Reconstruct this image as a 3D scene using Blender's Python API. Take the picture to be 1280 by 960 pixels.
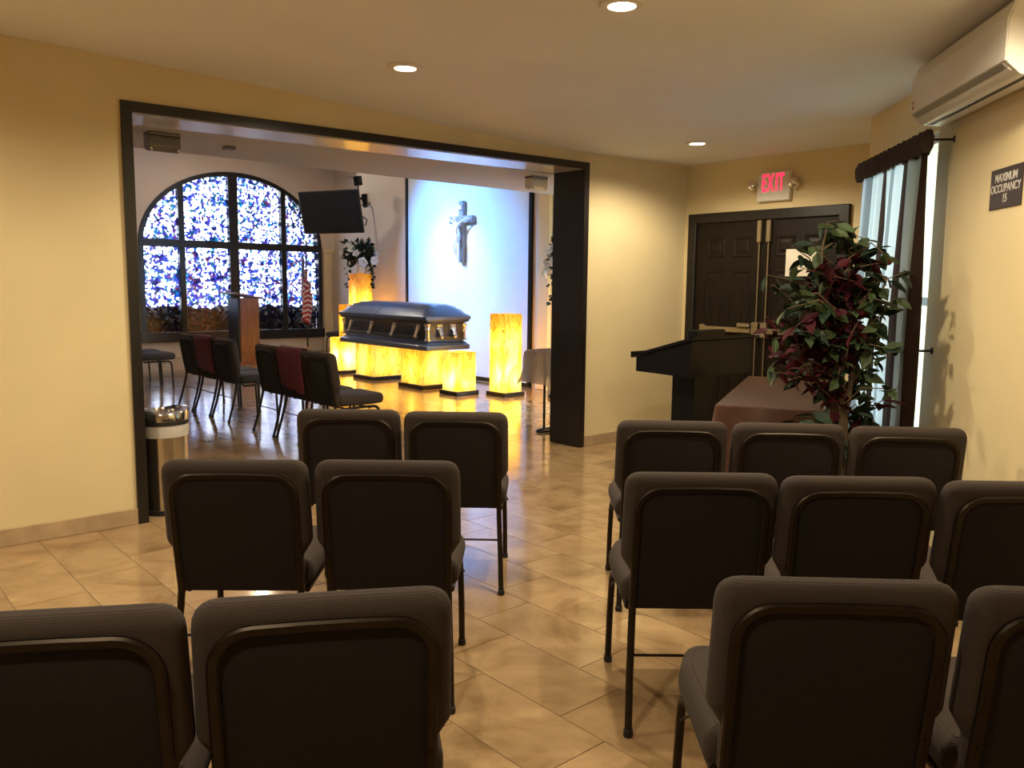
import bpy, bmesh, math, random
from mathutils import Matrix, Vector
random.seed(7)
for o in list(bpy.data.objects): bpy.data.objects.remove(o)
scn = bpy.context.scene
COL = scn.collection
R = math.radians

# ------------------------------------------------------------------ camera
F_PX, PITCH, ROLL, EYE = 1028.0, R(6.8), R(.636), 1.45
cam_d = bpy.data.cameras.new('camera'); cam = bpy.data.objects.new('camera', cam_d); COL.objects.link(cam)
cam_d.sensor_width = 36; cam_d.lens = 36*F_PX/1280; cam_d.clip_start = .05
_f = Vector((0, math.cos(PITCH), -math.sin(PITCH))); _r = Vector((1, 0, 0)); _d = Vector((0, -math.sin(PITCH), -math.cos(PITCH)))
_rr = math.cos(ROLL)*_r - math.sin(ROLL)*_d; _dd = math.sin(ROLL)*_r + math.cos(ROLL)*_d
cam.matrix_world = Matrix(((_rr.x, -_dd.x, -_f.x, 0), (_rr.y, -_dd.y, -_f.y, 0), (_rr.z, -_dd.z, -_f.z, EYE), (0, 0, 0, 1)))
scn.camera = cam
def project(p):
    v = Vector(p) - Vector((0, 0, EYE)); z = v.dot(_f)
    if z < .05: return None
    return 640 + F_PX*v.dot(_rr)/z, 480 + F_PX*v.dot(_dd)/z

# ------------------------------------------------------------------ world and exposure
w = bpy.data.worlds.new('sky'); scn.world = w; w.use_nodes = True
bg = w.node_tree.nodes['Background']; bg.inputs[0].default_value = (.62, .84, 1.0, 1); bg.inputs[1].default_value = 20.0
scn.view_settings.view_transform = 'Standard'; scn.view_settings.look = 'None'
scn.view_settings.exposure = 0.0; scn.view_settings.gamma = 1; scn.view_settings.use_curve_mapping = False
CAN_W = 124.0          # watts of one recessed ceiling lamp
PED_W = 1.0           # scale of the bulbs inside the onyx pedestals
ALTAR_W = 1900.0       # watts of one altar wash lamp

# ------------------------------------------------------------------ frames
# building frame: s runs along the wall with the wide opening, t goes into the chapel behind it
ORG = Vector((-2.249, 4.829, 0)); PHI = R(41.4)
BLD = Matrix.Translation(ORG) @ Matrix.Rotation(PHI, 4, 'Z')
def W(s, t, z=0): return BLD @ Vector((s, t, z))
# right wall frame: a runs from the outside corner towards the camera, o points out of the room
KX = Vector((2.447, 5.819, 0)); RA = R(7)
RW = Matrix.Translation(KX) @ Matrix(((-math.sin(RA), math.cos(RA), 0, 0), (-math.cos(RA), -math.sin(RA), 0, 0), (0, 0, 1, 0), (0, 0, 0, 1)))
# (a, o, z): a = -(sin, cos), o = (cos, -sin)
def lin(r, g, b):
    def c(v): v /= 255.; return v/12.92 if v <= .04045 else ((v+.055)/1.055)**2.4
    return (c(r), c(g), c(b), 1)

# ------------------------------------------------------------------ materials
MATS = {}
def newmat(name):
    m = bpy.data.materials.new(name); m.use_nodes = True; MATS[name] = m
    nt = m.node_tree; return m, nt, nt.nodes['Principled BSDF'], nt.nodes, nt.links
def mat(name, col, rough=.5, metal=0, var=.0, scale=8, bump=0, bscale=60, coat=0, stretch=None, spec=.5):
    m, nt, b, N, L = newmat(name)
    b.inputs['Base Color'].default_value = col; b.inputs['Roughness'].default_value = rough
    b.inputs['Metallic'].default_value = metal; b.inputs['Coat Weight'].default_value = coat
    b.inputs['Specular IOR Level'].default_value = spec
    tc = N.new('ShaderNodeTexCoord'); src = tc.outputs['Object']
    if stretch:
        mp = N.new('ShaderNodeMapping'); mp.inputs['Scale'].default_value = stretch; L.new(src, mp.inputs[0]); src = mp.outputs[0]
    if var:
        n = N.new('ShaderNodeTexNoise'); n.inputs['Scale'].default_value = scale; n.inputs['Detail'].default_value = 5; L.new(src, n.inputs[0])
        r = N.new('ShaderNodeValToRGB'); L.new(n.outputs['Fac'], r.inputs[0])
        r.color_ramp.elements[0].position = .3; r.color_ramp.elements[1].position = .7
        r.color_ramp.elements[0].color = [c*(1-var) for c in col[:3]]+[1]; r.color_ramp.elements[1].color = [min(1, c*(1+var)) for c in col[:3]]+[1]
        L.new(r.outputs[0], b.inputs['Base Color'])
    if bump:
        n = N.new('ShaderNodeTexNoise'); n.inputs['Scale'].default_value = bscale; n.inputs['Detail'].default_value = 3; L.new(src, n.inputs[0])
        bp = N.new('ShaderNodeBump'); bp.inputs['Strength'].default_value = bump; bp.inputs['Distance'].default_value = .004
        L.new(n.outputs['Fac'], bp.inputs['Height']); L.new(bp.outputs[0], b.inputs['Normal'])
    return m
def emat(name, col, strength):
    m, nt, b, N, L = newmat(name)
    b.inputs['Base Color'].default_value = col; b.inputs['Emission Color'].default_value = col; b.inputs['Emission Strength'].default_value = strength
    return m
mat('paint_yellow', (.77, .635, .37, 1), .55, var=.04, scale=2, bump=.08, bscale=90)
mat('paint_cream', (.70, .60, .50, 1), .6, var=.03, scale=2, bump=.08, bscale=90)
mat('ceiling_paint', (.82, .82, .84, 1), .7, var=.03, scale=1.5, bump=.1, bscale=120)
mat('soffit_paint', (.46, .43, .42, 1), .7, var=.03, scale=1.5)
mat('gloss_paint', (.62, .58, .56, 1), .22, coat=.3)
mat('dark_wood', (.010, .0075, .006, 1), .36, var=.4, scale=6, stretch=(6, 6, .6), bump=.05)
mat('door_wood', (.011, .0068, .0045, 1), .45, var=.45, scale=7, stretch=(8, 8, .5), bump=.05, spec=.2)
mat('baseboard_tile', (.45, .32, .19, 1), .35, var=.2, scale=6)
mat('grout', (.26, .19, .12, 1), .8, var=.15, scale=20)
mat('black_wood', (.005, .005, .006, 1), .34, var=.3, scale=6, stretch=(6, 6, .6), spec=.3)
mat('red_wood', (.16, .055, .028, 1), .3, var=.35, scale=7, stretch=(7, 7, .5))
mat('black_plastic', (.012, .012, .014, 1), .3)
mat('screen', (.008, .010, .016, 1), .12)
mat('rubber', (.01, .01, .01, 1), .7)
mat('bronze_metal', (.034, .026, .019, 1), .42, .85, var=.15, scale=30)
mat('black_metal', (.02, .018, .016, 1), .35, .8)
mat('steel', (.62, .60, .57, 1), .16, 1.0, var=.05, scale=3, stretch=(1, 1, .2))
mat('brass_grey', (.42, .35, .24, 1), .32, .9)
mat('casket_blue', (.10, .135, .21, 1), .30, .5, var=.08, scale=3, coat=.4)
mat('casket_dark', (.06, .062, .07, 1), .3, .5, var=.1, scale=3, coat=.3)
mat('silver', (.78, .76, .72, 1), .18, 1.0)
mat('ac_white', (.74, .72, .68, 1), .35)
mat('ac_grey', (.30, .29, .28, 1), .4)
mat('ac_dark', (.03, .03, .03, 1), .5)
mat('sign_white', (.78, .76, .70, 1), .45)
mat('sign_brown', (.030, .016, .016, 1), .4)
mat('letter_white', (.62, .58, .54, 1), .5)
mat('logo_red', (.45, .03, .03, 1), .4)
mat('paper', (.75, .70, .60, 1), .8, var=.05)
mat('trim_white', (.75, .73, .70, 1), .4)
mat('leaf_green', (.04, .062, .025, 1), .6, var=.5, scale=9, spec=.25)
mat('leaf_dark', (.014, .029, .017, 1), .6, var=.5, scale=9, spec=.25)
mat('leaf_red', (.045, .0035, .008, 1), .65, var=.5, scale=9, spec=.2)
mat('bark', (.11, .07, .038, 1), .85, var=.4, scale=14, bump=.5, bscale=30)
mat('pot', (.10, .05, .03, 1), .5, var=.2)
mat('soil', (.03, .02, .015, 1), .95, var=.4, scale=40)
mat('petal', (.86, .86, .84, 1), .6, var=.05)
mat('vase_white', (.7, .66, .58, 1), .35)
mat('satin_brown', (.075, .034, .022, 1), .36, var=.15, scale=5, bump=.1, bscale=9)
mat('red_cloth', (.11, .012, .022, 1), .8, var=.15, scale=30, bump=.2, bscale=200)
mat('panel_white', (.74, .84, .92, 1), .6, var=.02)
mat('plaster_white', (.80, .80, .78, 1), .5)
mat('cross_grey', (.25, .26, .28, 1), .5, var=.1)
mat('gold', (.75, .55, .2, 1), .3, 1.0)
mat('hedge', (.010, .007, .005, 1), .9, var=.5, scale=20)
mat('concrete', (.35, .33, .30, 1), .9, var=.15, scale=2)
mat('grey_metal', (.22, .21, .20, 1), .45, .3)
mat('bag_plastic', (.55, .52, .48, 1), .3)
mat('table_top', (.20, .12, .07, 1), .4, var=.3, stretch=(1, 8, 8))
emat('lamp_lens', (1.0, .80, .52, 1), 14)
emat('exit_red', (1.0, .02, .07, 1), 2.2)
emat('altar_lens', (.8, .92, 1.0, 1), 8)

def fabric(name, col):
    m, nt, b, N, L = newmat(name)
    b.inputs['Roughness'].default_value = .9; b.inputs['Sheen Weight'].default_value = .04; b.inputs['Sheen Roughness'].default_value = .5
    b.inputs['Specular IOR Level'].default_value = .15
    tc = N.new('ShaderNodeTexCoord')
    wv = N.new('ShaderNodeTexWave'); wv.wave_type = 'BANDS'; wv.bands_direction = 'Z'; wv.inputs['Scale'].default_value = 90; wv.inputs['Distortion'].default_value = 1.0
    L.new(tc.outputs['Object'], wv.inputs[0])
    n = N.new('ShaderNodeTexNoise'); n.inputs['Scale'].default_value = 160; n.inputs['Detail'].default_value = 2; L.new(tc.outputs['Object'], n.inputs[0])
    ad = N.new('ShaderNodeMath'); ad.operation = 'ADD'; L.new(wv.outputs['Fac'], ad.inputs[0]); L.new(n.outputs['Fac'], ad.inputs[1])
    r = N.new('ShaderNodeValToRGB'); L.new(ad.outputs[0], r.inputs[0])
    r.color_ramp.elements[0].position = .2; r.color_ramp.elements[0].color = [c*.7 for c in col[:3]]+[1]
    r.color_ramp.elements[1].position = 1.0; r.color_ramp.elements[1].color = [c*1.25 for c in col[:3]]+[1]
    L.new(r.outputs[0], b.inputs['Base Color'])
    bp = N.new('ShaderNodeBump'); bp.inputs['Strength'].default_value = .25; bp.inputs['Distance'].default_value = .002
    L.new(ad.outputs[0], bp.inputs['Height']); L.new(bp.outputs[0], b.inputs['Normal'])
    return m
fabric('chair_fabric', (.043, .032, .027, 1)); fabric('chair_back_fabric', (.016, .0125, .0112, 1))

def tile_mat():
    m, nt, b, N, L = newmat('tile')
    g = N.new('ShaderNodeNewGeometry'); oi = N.new('ShaderNodeObjectInfo')
    mul = N.new('ShaderNodeMath'); mul.operation = 'MULTIPLY'; mul.inputs[1].default_value = 40; L.new(oi.outputs['Random'], mul.inputs[0])
    n1 = N.new('ShaderNodeTexNoise'); n1.noise_dimensions = '4D'; n1.inputs['Scale'].default_value = 2.6; n1.inputs['Detail'].default_value = 8; n1.inputs['Roughness'].default_value = .62; n1.inputs['Distortion'].default_value = 1.3
    L.new(g.outputs['Position'], n1.inputs['Vector']); L.new(mul.outputs[0], n1.inputs['W'])
    r = N.new('ShaderNodeValToRGB'); L.new(n1.outputs['Fac'], r.inputs[0]); e = r.color_ramp.elements
    e[0].position = .28; e[0].color = (.22, .132, .06, 1); e[1].position = .75; e[1].color = (.52, .355, .195, 1)
    k = e.new(.5); k.color = (.38, .25, .13, 1)
    L.new(r.outputs[0], b.inputs['Base Color'])
    n2 = N.new('ShaderNodeTexNoise'); n2.inputs['Scale'].default_value = 1.4; n2.inputs['Detail'].default_value = 4; L.new(g.outputs['Position'], n2.inputs[0])
    mr = N.new('ShaderNodeMapRange'); mr.inputs['To Min'].default_value = .07; mr.inputs['To Max'].default_value = .17; L.new(n2.outputs['Fac'], mr.inputs[0]); L.new(mr.outputs[0], b.inputs['Roughness'])
tile_mat()

def onyx_mat():
    # translucent stone: real bulbs inside the box shine through it
    m, nt, b, N, L = newmat('onyx')
    tc = N.new('ShaderNodeTexCoord'); oi = N.new('ShaderNodeObjectInfo')
    mp = N.new('ShaderNodeMapping'); mp.inputs['Scale'].default_value = (2.2, 2.2, 1.0); L.new(tc.outputs['Object'], mp.inputs[0]); L.new(oi.outputs['Location'], mp.inputs['Location'])
    n = N.new('ShaderNodeTexNoise'); n.inputs['Scale'].default_value = 1.7; n.inputs['Detail'].default_value = 5; n.inputs['Distortion'].default_value = 1.4; L.new(mp.outputs[0], n.inputs[0])
    r = N.new('ShaderNodeValToRGB'); L.new(n.outputs['Fac'], r.inputs[0]); e = r.color_ramp.elements
    e[0].position = .26; e[0].color = (.72, .26, .02, 1); e[1].position = .70; e[1].color = (1, .80, .34, 1)
    k = e.new(.46); k.color = (.95, .56, .08, 1)
    vn = N.new('ShaderNodeTexNoise'); vn.inputs['Scale'].default_value = 1.6; vn.inputs['Detail'].default_value = 3; vn.inputs['Distortion'].default_value = 2.5; L.new(mp.outputs[0], vn.inputs[0])
    sb = N.new('ShaderNodeMath'); sb.operation = 'SUBTRACT'; sb.inputs[1].default_value = .5; L.new(vn.outputs['Fac'], sb.inputs[0])
    ab = N.new('ShaderNodeMath'); ab.operation = 'ABSOLUTE'; L.new(sb.outputs[0], ab.inputs[0])
    vr = N.new('ShaderNodeMapRange'); vr.inputs['From Max'].default_value = .014; vr.inputs['To Min'].default_value = .25; vr.inputs['To Max'].default_value = 1; L.new(ab.outputs[0], vr.inputs[0])
    mx = N.new('ShaderNodeMix'); mx.data_type = 'RGBA'; mx.blend_type = 'MULTIPLY'; mx.inputs['Factor'].default_value = 1
    L.new(r.outputs[0], mx.inputs['A']); L.new(vr.outputs[0], mx.inputs['B'])
    t = N.new('ShaderNodeBsdfTranslucent'); L.new(mx.outputs['Result'], t.inputs[0]); d = N.new('ShaderNodeBsdfDiffuse'); L.new(mx.outputs['Result'], d.inputs[0])
    gl = N.new('ShaderNodeBsdfGlossy'); gl.inputs['Roughness'].default_value = .15; gl.inputs[0].default_value = (.8, .8, .8, 1)
    m1 = N.new('ShaderNodeMixShader'); m1.inputs[0].default_value = .3; L.new(t.outputs[0], m1.inputs[1]); L.new(d.outputs[0], m1.inputs[2])
    m2 = N.new('ShaderNodeMixShader'); m2.inputs[0].default_value = .03; L.new(m1.outputs[0], m2.inputs[1]); L.new(gl.outputs[0], m2.inputs[2])
    L.new(m2.outputs[0], nt.nodes['Material Output'].inputs[0])
    m, nt, b, N, L = newmat('onyx_clear')
    t = N.new('ShaderNodeBsdfTransparent'); L.new(t.outputs[0], nt.nodes['Material Output'].inputs[0])
onyx_mat()

def stained_mat():
    m, nt, b, N, L = newmat('stained_glass')
    tc = N.new('ShaderNodeTexCoord'); src = tc.outputs['Object']
    nz = N.new('ShaderNodeTexNoise'); nz.inputs['Scale'].default_value = 6; L.new(src, nz.inputs[0])
    vo = N.new('ShaderNodeTexVoronoi'); vo.inputs['Scale'].default_value = 15; L.new(src, vo.inputs['Vector'])
    hs = N.new('ShaderNodeSeparateColor'); L.new(vo.outputs['Color'], hs.inputs[0])
    pal = N.new('ShaderNodeValToRGB'); L.new(hs.outputs[0], pal.inputs[0]); pal.color_ramp.interpolation = 'CONSTANT'
    cols = [(0, (.02, .024, .10)), (.16, (.05, .08, .24)), (.30, (.012, .09, .13)), (.44, (.075, .045, .17)), (.58, (.12, .05, .15)), (.70, (.03, .15, .22)), (.82, (.10, .10, .26)), (.92, (.13, .05, .08))]
    e = pal.color_ramp.elements; e[0].position = 0; e[0].color = (*cols[0][1], 1); e[1].position = cols[1][0]; e[1].color = (*cols[1][1], 1)
    for p, c in cols[2:]: k = e.new(p); k.color = (*c, 1)
    # lattice of square panels: coloured pieces gather along its lines
    sx = N.new('ShaderNodeSeparateXYZ'); L.new(src, sx.inputs[0])
    def lat(out):
        a = N.new('ShaderNodeMath'); a.operation = 'PINGPONG'; a.inputs[1].default_value = .19; L.new(out, a.inputs[0]); return a.outputs[0]
    mn = N.new('ShaderNodeMath'); mn.operation = 'MINIMUM'; L.new(lat(sx.outputs['X']), mn.inputs[0]); L.new(lat(sx.outputs['Z']), mn.inputs[1])
    sc = N.new('ShaderNodeMapRange'); sc.inputs['From Max'].default_value = .14; sc.inputs['To Min'].default_value = .36; sc.inputs['To Max'].default_value = -.16; L.new(mn.outputs[0], sc.inputs[0])
    lz = N.new('ShaderNodeMapRange'); lz.inputs['From Min'].default_value = 2.3; lz.inputs['From Max'].default_value = .9; lz.inputs['To Min'].default_value = 0; lz.inputs['To Max'].default_value = .18; L.new(sx.outputs['Z'], lz.inputs[0])
    ad = N.new('ShaderNodeMath'); L.new(sc.outputs[0], ad.inputs[0]); L.new(hs.outputs[1], ad.inputs[1])
    ad2 = N.new('ShaderNodeMath'); L.new(ad.outputs[0], ad2.inputs[0]); L.new(lz.outputs[0], ad2.inputs[1])
    th = N.new('ShaderNodeMapRange'); th.inputs['From Min'].default_value = .66; th.inputs['From Max'].default_value = 1.05; L.new(ad2.outputs[0], th.inputs[0])
    v2 = N.new('ShaderNodeTexVoronoi'); v2.inputs['Scale'].default_value = 24; L.new(src, v2.inputs['Vector'])
    h2 = N.new('ShaderNodeSeparateColor'); L.new(v2.outputs['Color'], h2.inputs[0])
    p2 = N.new('ShaderNodeValToRGB'); L.new(h2.outputs[2], p2.inputs[0]); p2.color_ramp.interpolation = 'CONSTANT'; e2 = p2.color_ramp.elements
    seq = [(0, (.75, .68, .66)), (.46, (.07, .09, .28)), (.58, (.75, .70, .70)), (.70, (.09, .055, .20)), (.78, (.045, .12, .15)), (.86, (.6, .6, .7)), (.93, (.05, .06, .20))]
    e2[0].position = 0; e2[0].color = (*seq[0][1], 1); e2[1].position = seq[1][0]; e2[1].color = (*seq[1][1], 1)
    for p, c in seq[2:]: k = e2.new(p); k.color = (*c, 1)
    mx = N.new('ShaderNodeMix'); mx.data_type = 'RGBA'; L.new(p2.outputs[0], mx.inputs['A']); L.new(th.outputs[0], mx.inputs['Factor']); L.new(pal.outputs[0], mx.inputs['B'])
    ve = N.new('ShaderNodeTexVoronoi'); ve.feature = 'DISTANCE_TO_EDGE'; ve.inputs['Scale'].default_value = 15; L.new(src, ve.inputs['Vector'])
    ed = N.new('ShaderNodeMapRange'); ed.inputs['From Max'].default_value = .06; ed.inputs['To Min'].default_value = .45; L.new(ve.outputs['Distance'], ed.inputs[0])
    m2 = N.new('ShaderNodeMix'); m2.data_type = 'RGBA'; m2.blend_type = 'MULTIPLY'; m2.inputs['Factor'].default_value = 1; L.new(mx.outputs['Result'], m2.inputs['A']); L.new(ed.outputs[0], m2.inputs['B'])
    tr = N.new('ShaderNodeBsdfTransparent'); L.new(m2.outputs['Result'], tr.inputs[0])
    gl = N.new('ShaderNodeBsdfGlossy'); gl.inputs['Roughness'].default_value = .2; gl.inputs[0].default_value = (.5, .4, .3, 1)
    ms = N.new('ShaderNodeMixShader'); ms.inputs[0].default_value = .06; L.new(tr.outputs[0], ms.inputs[1]); L.new(gl.outputs[0], ms.inputs[2])
    L.new(ms.outputs[0], nt.nodes['Material Output'].inputs[0])
stained_mat()
def clear_glass():
    m, nt, b, N, L = newmat('window_glass')
    tr = N.new('ShaderNodeBsdfTransparent'); tr.inputs[0].default_value = (.85, .9, .92, 1); gl = N.new('ShaderNodeBsdfGlossy'); gl.inputs['Roughness'].default_value = .05
    ms = N.new('ShaderNodeMixShader'); ms.inputs[0].default_value = .06; L.new(tr.outputs[0], ms.inputs[1]); L.new(gl.outputs[0], ms.inputs[2]); L.new(ms.outputs[0], nt.nodes['Material Output'].inputs[0])
clear_glass()
def cloth_translucent(name, col, tcol, fac, transp=0):
    m, nt, b, N, L = newmat(name)
    d = N.new('ShaderNodeBsdfDiffuse'); d.inputs[0].default_value = col; t = N.new('ShaderNodeBsdfTranslucent'); t.inputs[0].default_value = tcol
    ms = N.new('ShaderNodeMixShader'); ms.inputs[0].default_value = fac; L.new(d.outputs[0], ms.inputs[1]); L.new(t.outputs[0], ms.inputs[2]); out = ms.outputs[0]
    if transp:
        tr = N.new('ShaderNodeBsdfTransparent'); m2 = N.new('ShaderNodeMixShader'); m2.inputs[0].default_value = transp; L.new(out, m2.inputs[1]); L.new(tr.outputs[0], m2.inputs[2]); out = m2.outputs[0]
    L.new(out, nt.nodes['Material Output'].inputs[0]); return m, N, L, d, t
cloth_translucent('organza', (.34, .28, .24, 1), (.40, .33, .28, 1), .4, .22)
m_, N_, L_, d_, t_ = cloth_translucent('curtain_stripe', (.3, .3, .3, 1), (.3, .3, .3, 1), .5)
def _stripes():
    # woven stripes of brown and silver blue; stripe position is stored along the cloth (attribute 'run')
    at = N_.new('ShaderNodeAttribute'); at.attribute_name = 'run'
    r = N_.new('ShaderNodeValToRGB'); r.color_ramp.interpolation = 'CONSTANT'; L_.new(at.outputs['Fac'], r.inputs[0]); e = r.color_ramp.elements
    P, D, G = (.62, .66, .68, 1), (.045, .028, .022, 1), (.30, .33, .35, 1)
    seq = [(0, P), (.13, G), (.24, P), (.40, D), (.45, P), (.52, G), (.58, P), (.68, D), (.80, G), (.93, D)]
    e[0].position, e[0].color = seq[0]; e[1].position, e[1].color = seq[1]
    for p, c in seq[2:]: k = e.new(p); k.color = c
    L_.new(r.outputs[0], d_.inputs[0]); L_.new(r.outputs[0], t_.inputs[0])
_stripes()
def flag_mat():
    m, nt, b, N, L = newmat('flag_cloth'); b.inputs['Roughness'].default_value = .7
    at = N.new('ShaderNodeAttribute'); at.attribute_name = 'flag_uv'
    sx = N.new('ShaderNodeSeparateXYZ'); L.new(at.outputs['Vector'], sx.inputs[0])
    ml = N.new('ShaderNodeMath'); ml.operation = 'MULTIPLY'; ml.inputs[1].default_value = 6.5; L.new(sx.outputs['Y'], ml.inputs[0])
    fr = N.new('ShaderNodeMath'); fr.operation = 'FRACT'; L.new(ml.outputs[0], fr.inputs[0])
    st = N.new('ShaderNodeMath'); st.operation = 'GREATER_THAN'; st.inputs[1].default_value = .5; L.new(fr.outputs[0], st.inputs[0])
    mx = N.new('ShaderNodeMix'); mx.data_type = 'RGBA'; mx.inputs['A'].default_value = (.42, .025, .04, 1); mx.inputs['B'].default_value = (.72, .64, .58, 1); L.new(st.outputs[0], mx.inputs['Factor'])
    # canton with rows of dots
    cx = N.new('ShaderNodeMath'); cx.operation = 'LESS_THAN'; cx.inputs[1].default_value = .40; L.new(sx.outputs['X'], cx.inputs[0])
    cy = N.new('ShaderNodeMath'); cy.operation = 'LESS_THAN'; cy.inputs[1].default_value = .538; L.new(sx.outputs['Y'], cy.inputs[0])
    an = N.new('ShaderNodeMath'); an.operation = 'MULTIPLY'; L.new(cx.outputs[0], an.inputs[0]); L.new(cy.outputs[0], an.inputs[1])
    vo = N.new('ShaderNodeTexVoronoi'); vo.inputs['Scale'].default_value = 16; vo.inputs['Randomness'].default_value = 0; L.new(at.outputs['Vector'], vo.inputs['Vector'])
    ds = N.new('ShaderNodeMath'); ds.operation = 'LESS_THAN'; ds.inputs[1].default_value = .28; L.new(vo.outputs['Distance'], ds.inputs[0])
    cm = N.new('ShaderNodeMix'); cm.data_type = 'RGBA'; cm.inputs['A'].default_value = (.02, .03, .12, 1); cm.inputs['B'].default_value = (.7, .66, .62, 1); L.new(ds.outputs[0], cm.inputs['Factor'])
    fm = N.new('ShaderNodeMix'); fm.data_type = 'RGBA'; L.new(an.outputs[0], fm.inputs['Factor']); L.new(mx.outputs['Result'], fm.inputs['A']); L.new(cm.outputs['Result'], fm.inputs['B'])
    L.new(fm.outputs['Result'], b.inputs['Base Color'])
flag_mat()

# ------------------------------------------------------------------ mesh helpers
def new_obj(name, data, parent=None, mx=None):
    o = bpy.data.objects.new(name, data); COL.objects.link(o)
    if parent: o.parent = parent
    if mx is not None: o.matrix_local = mx
    return o
def mesh(name, verts, faces, m=None, parent=None, mx=None, smooth=False):
    me = bpy.data.meshes.new(name); me.from_pydata([tuple(v) for v in verts], [], faces); me.update()
    if m: me.materials.append(MATS[m])
    bm = bmesh.new(); bm.from_mesh(me); bmesh.ops.recalc_face_normals(bm, faces=bm.faces); bm.to_mesh(me); bm.free()
    if smooth: smooth_mesh(me)
    return new_obj(name, me, parent, mx)
def smooth_mesh(me, ang=35):
    for p in me.polygons: p.use_smooth = True
    try: me.set_sharp_from_angle(angle=R(ang))
    except Exception: pass
class MB:
    def __init__(s): s.v = []; s.f = []
    def add(s, v, f, mx=None):
        n = len(s.v); s.v += [tuple(mx @ Vector(p)) if mx else tuple(p) for p in v]; s.f += [tuple(i+n for i in q) for q in f]; return s
    def box(s, x0, x1, y0, y1, z0, z1, mx=None):
        return s.add([(x0, y0, z0), (x1, y0, z0), (x1, y1, z0), (x0, y1, z0), (x0, y0, z1), (x1, y0, z1), (x1, y1, z1), (x0, y1, z1)],
                     [(0, 3, 2, 1), (4, 5, 6, 7), (0, 1, 5, 4), (1, 2, 6, 5), (2, 3, 7, 6), (3, 0, 4, 7)], mx)
    def bbox(s, x0, x1, y0, y1, z0, z1, b=.01, seg=2, mx=None):
        bm = bmesh.new(); bmesh.ops.create_cube(bm, size=1)
        for v in bm.verts: v.co = ((x0+x1)/2+v.co.x*(x1-x0), (y0+y1)/2+v.co.y*(y1-y0), (z0+z1)/2+v.co.z*(z1-z0))
        bmesh.ops.bevel(bm, geom=bm.edges[:], offset=b, segments=seg, profile=.5, affect='EDGES')
        bm.verts.index_update(); s.add([v.co[:] for v in bm.verts], [[v.index for v in f.verts] for f in bm.faces], mx); bm.free(); return s
    def tube(s, pts, r, n=8, closed=False, mx=None, cap=True):
        pts = [Vector(p) for p in pts]; rs = r if isinstance(r, (list, tuple)) else [r]*len(pts); V = []; Fc = []; N = len(pts); up = None
        for i, p in enumerate(pts):
            if closed: d = (pts[(i+1) % N]-pts[i-1])
            else: d = pts[min(i+1, N-1)]-pts[max(i-1, 0)]
            d.normalize()
            if up is None: up = Vector((0, 0, 1)) if abs(d.z) < .9 else Vector((1, 0, 0))
            x = up.cross(d)
            if x.length < 1e-4: x = Vector((1, 0, 0)).cross(d)
            x.normalize(); y = d.cross(x); up = y
            for k in range(n): a = 2*math.pi*k/n; V.append(p+rs[i]*(math.cos(a)*x+math.sin(a)*y))
        for i in range(N if closed else N-1):
            j = (i+1) % N
            for k in range(n): Fc.append((i*n+k, i*n+(k+1) % n, j*n+(k+1) % n, j*n+k))
        if cap and not closed: Fc += [tuple(range(n))[::-1], tuple((N-1)*n+k for k in range(n))]
        return s.add(V, Fc, mx)
    def lathe(s, prof, n=24, mx=None, cap=True):
        V = []; Fc = []
        for r, z in prof:
            for k in range(n): a = 2*math.pi*k/n; V.append((r*math.cos(a), r*math.sin(a), z))
        for i in range(len(prof)-1):
            for k in range(n): Fc.append((i*n+k, i*n+(k+1) % n, (i+1)*n+(k+1) % n, (i+1)*n+k))
        if cap: Fc += [tuple(range(n))[::-1], tuple((len(prof)-1)*n+k for k in range(n))]
        return s.add(V, Fc, mx)
    def prism(s, poly, a0, a1, fn):
        # poly of (u, v); fn(u, v, w) -> xyz; w from a0 to a1
        n = len(poly); V = [fn(u, v, a0) for u, v in poly]+[fn(u, v, a1) for u, v in poly]
        Fc = [tuple(range(n))[::-1], tuple(range(n, 2*n))]+[(i, (i+1) % n, n+(i+1) % n, n+i) for i in range(n)]
        return s.add(V, Fc)
    def build(s, name, m, parent=None, mx=None, smooth=False): return mesh(name, s.v, s.f, m, parent, mx, smooth)
def empty(name, mx, label=None, cat=None, group=None):
    o = new_obj(name, None); o.matrix_world = mx; o.empty_display_size = .1
    if label: tag(o, label, cat, group)
    return o
def tag(o, label, cat, group=None):
    o['label'] = label; o['category'] = cat
    if group: o['group'] = group
    return o
def struct(o, label=None):
    o['kind'] = 'structure'
    if label: o['label'] = label
    return o
def at(x, y, z=0, rz=0): return Matrix.Translation((x, y, z)) @ Matrix.Rotation(rz, 4, 'Z')
def st(s, t, z=0, rz=0): return BLD @ Matrix.Translation((s, t, z)) @ Matrix.Rotation(rz, 4, 'Z')
def copy_thing(root, mx, label, group=None):
    r = root.copy(); COL.objects.link(r); r.matrix_world = mx; r['label'] = label
    if group: r['group'] = group
    for ch in root.children:
        c = ch.copy(); COL.objects.link(c); c.parent = r
        for g in ch.children: d = g.copy(); COL.objects.link(d); d.parent = c
    return r
def rounded(poly, rad, n=5):
    # round the corners of a polygon; rad per corner
    out = []; N = len(poly)
    for i in range(N):
        p = Vector(poly[i]); a = Vector(poly[i-1]); b = Vector(poly[(i+1) % N]); r = rad[i] if isinstance(rad, (list, tuple)) else rad
        u = (a-p).normalized(); v = (b-p).normalized(); c = max(-.999, min(.999, u.dot(v))); h = math.acos(c)/2; d = r/math.tan(h)
        p0 = p+u*d; p1 = p+v*d
        for k in range(n+1):
            q = k/n; out.append(tuple((1-q)**2*p0+2*q*(1-q)*p+q*q*p1))
    return out
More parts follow.
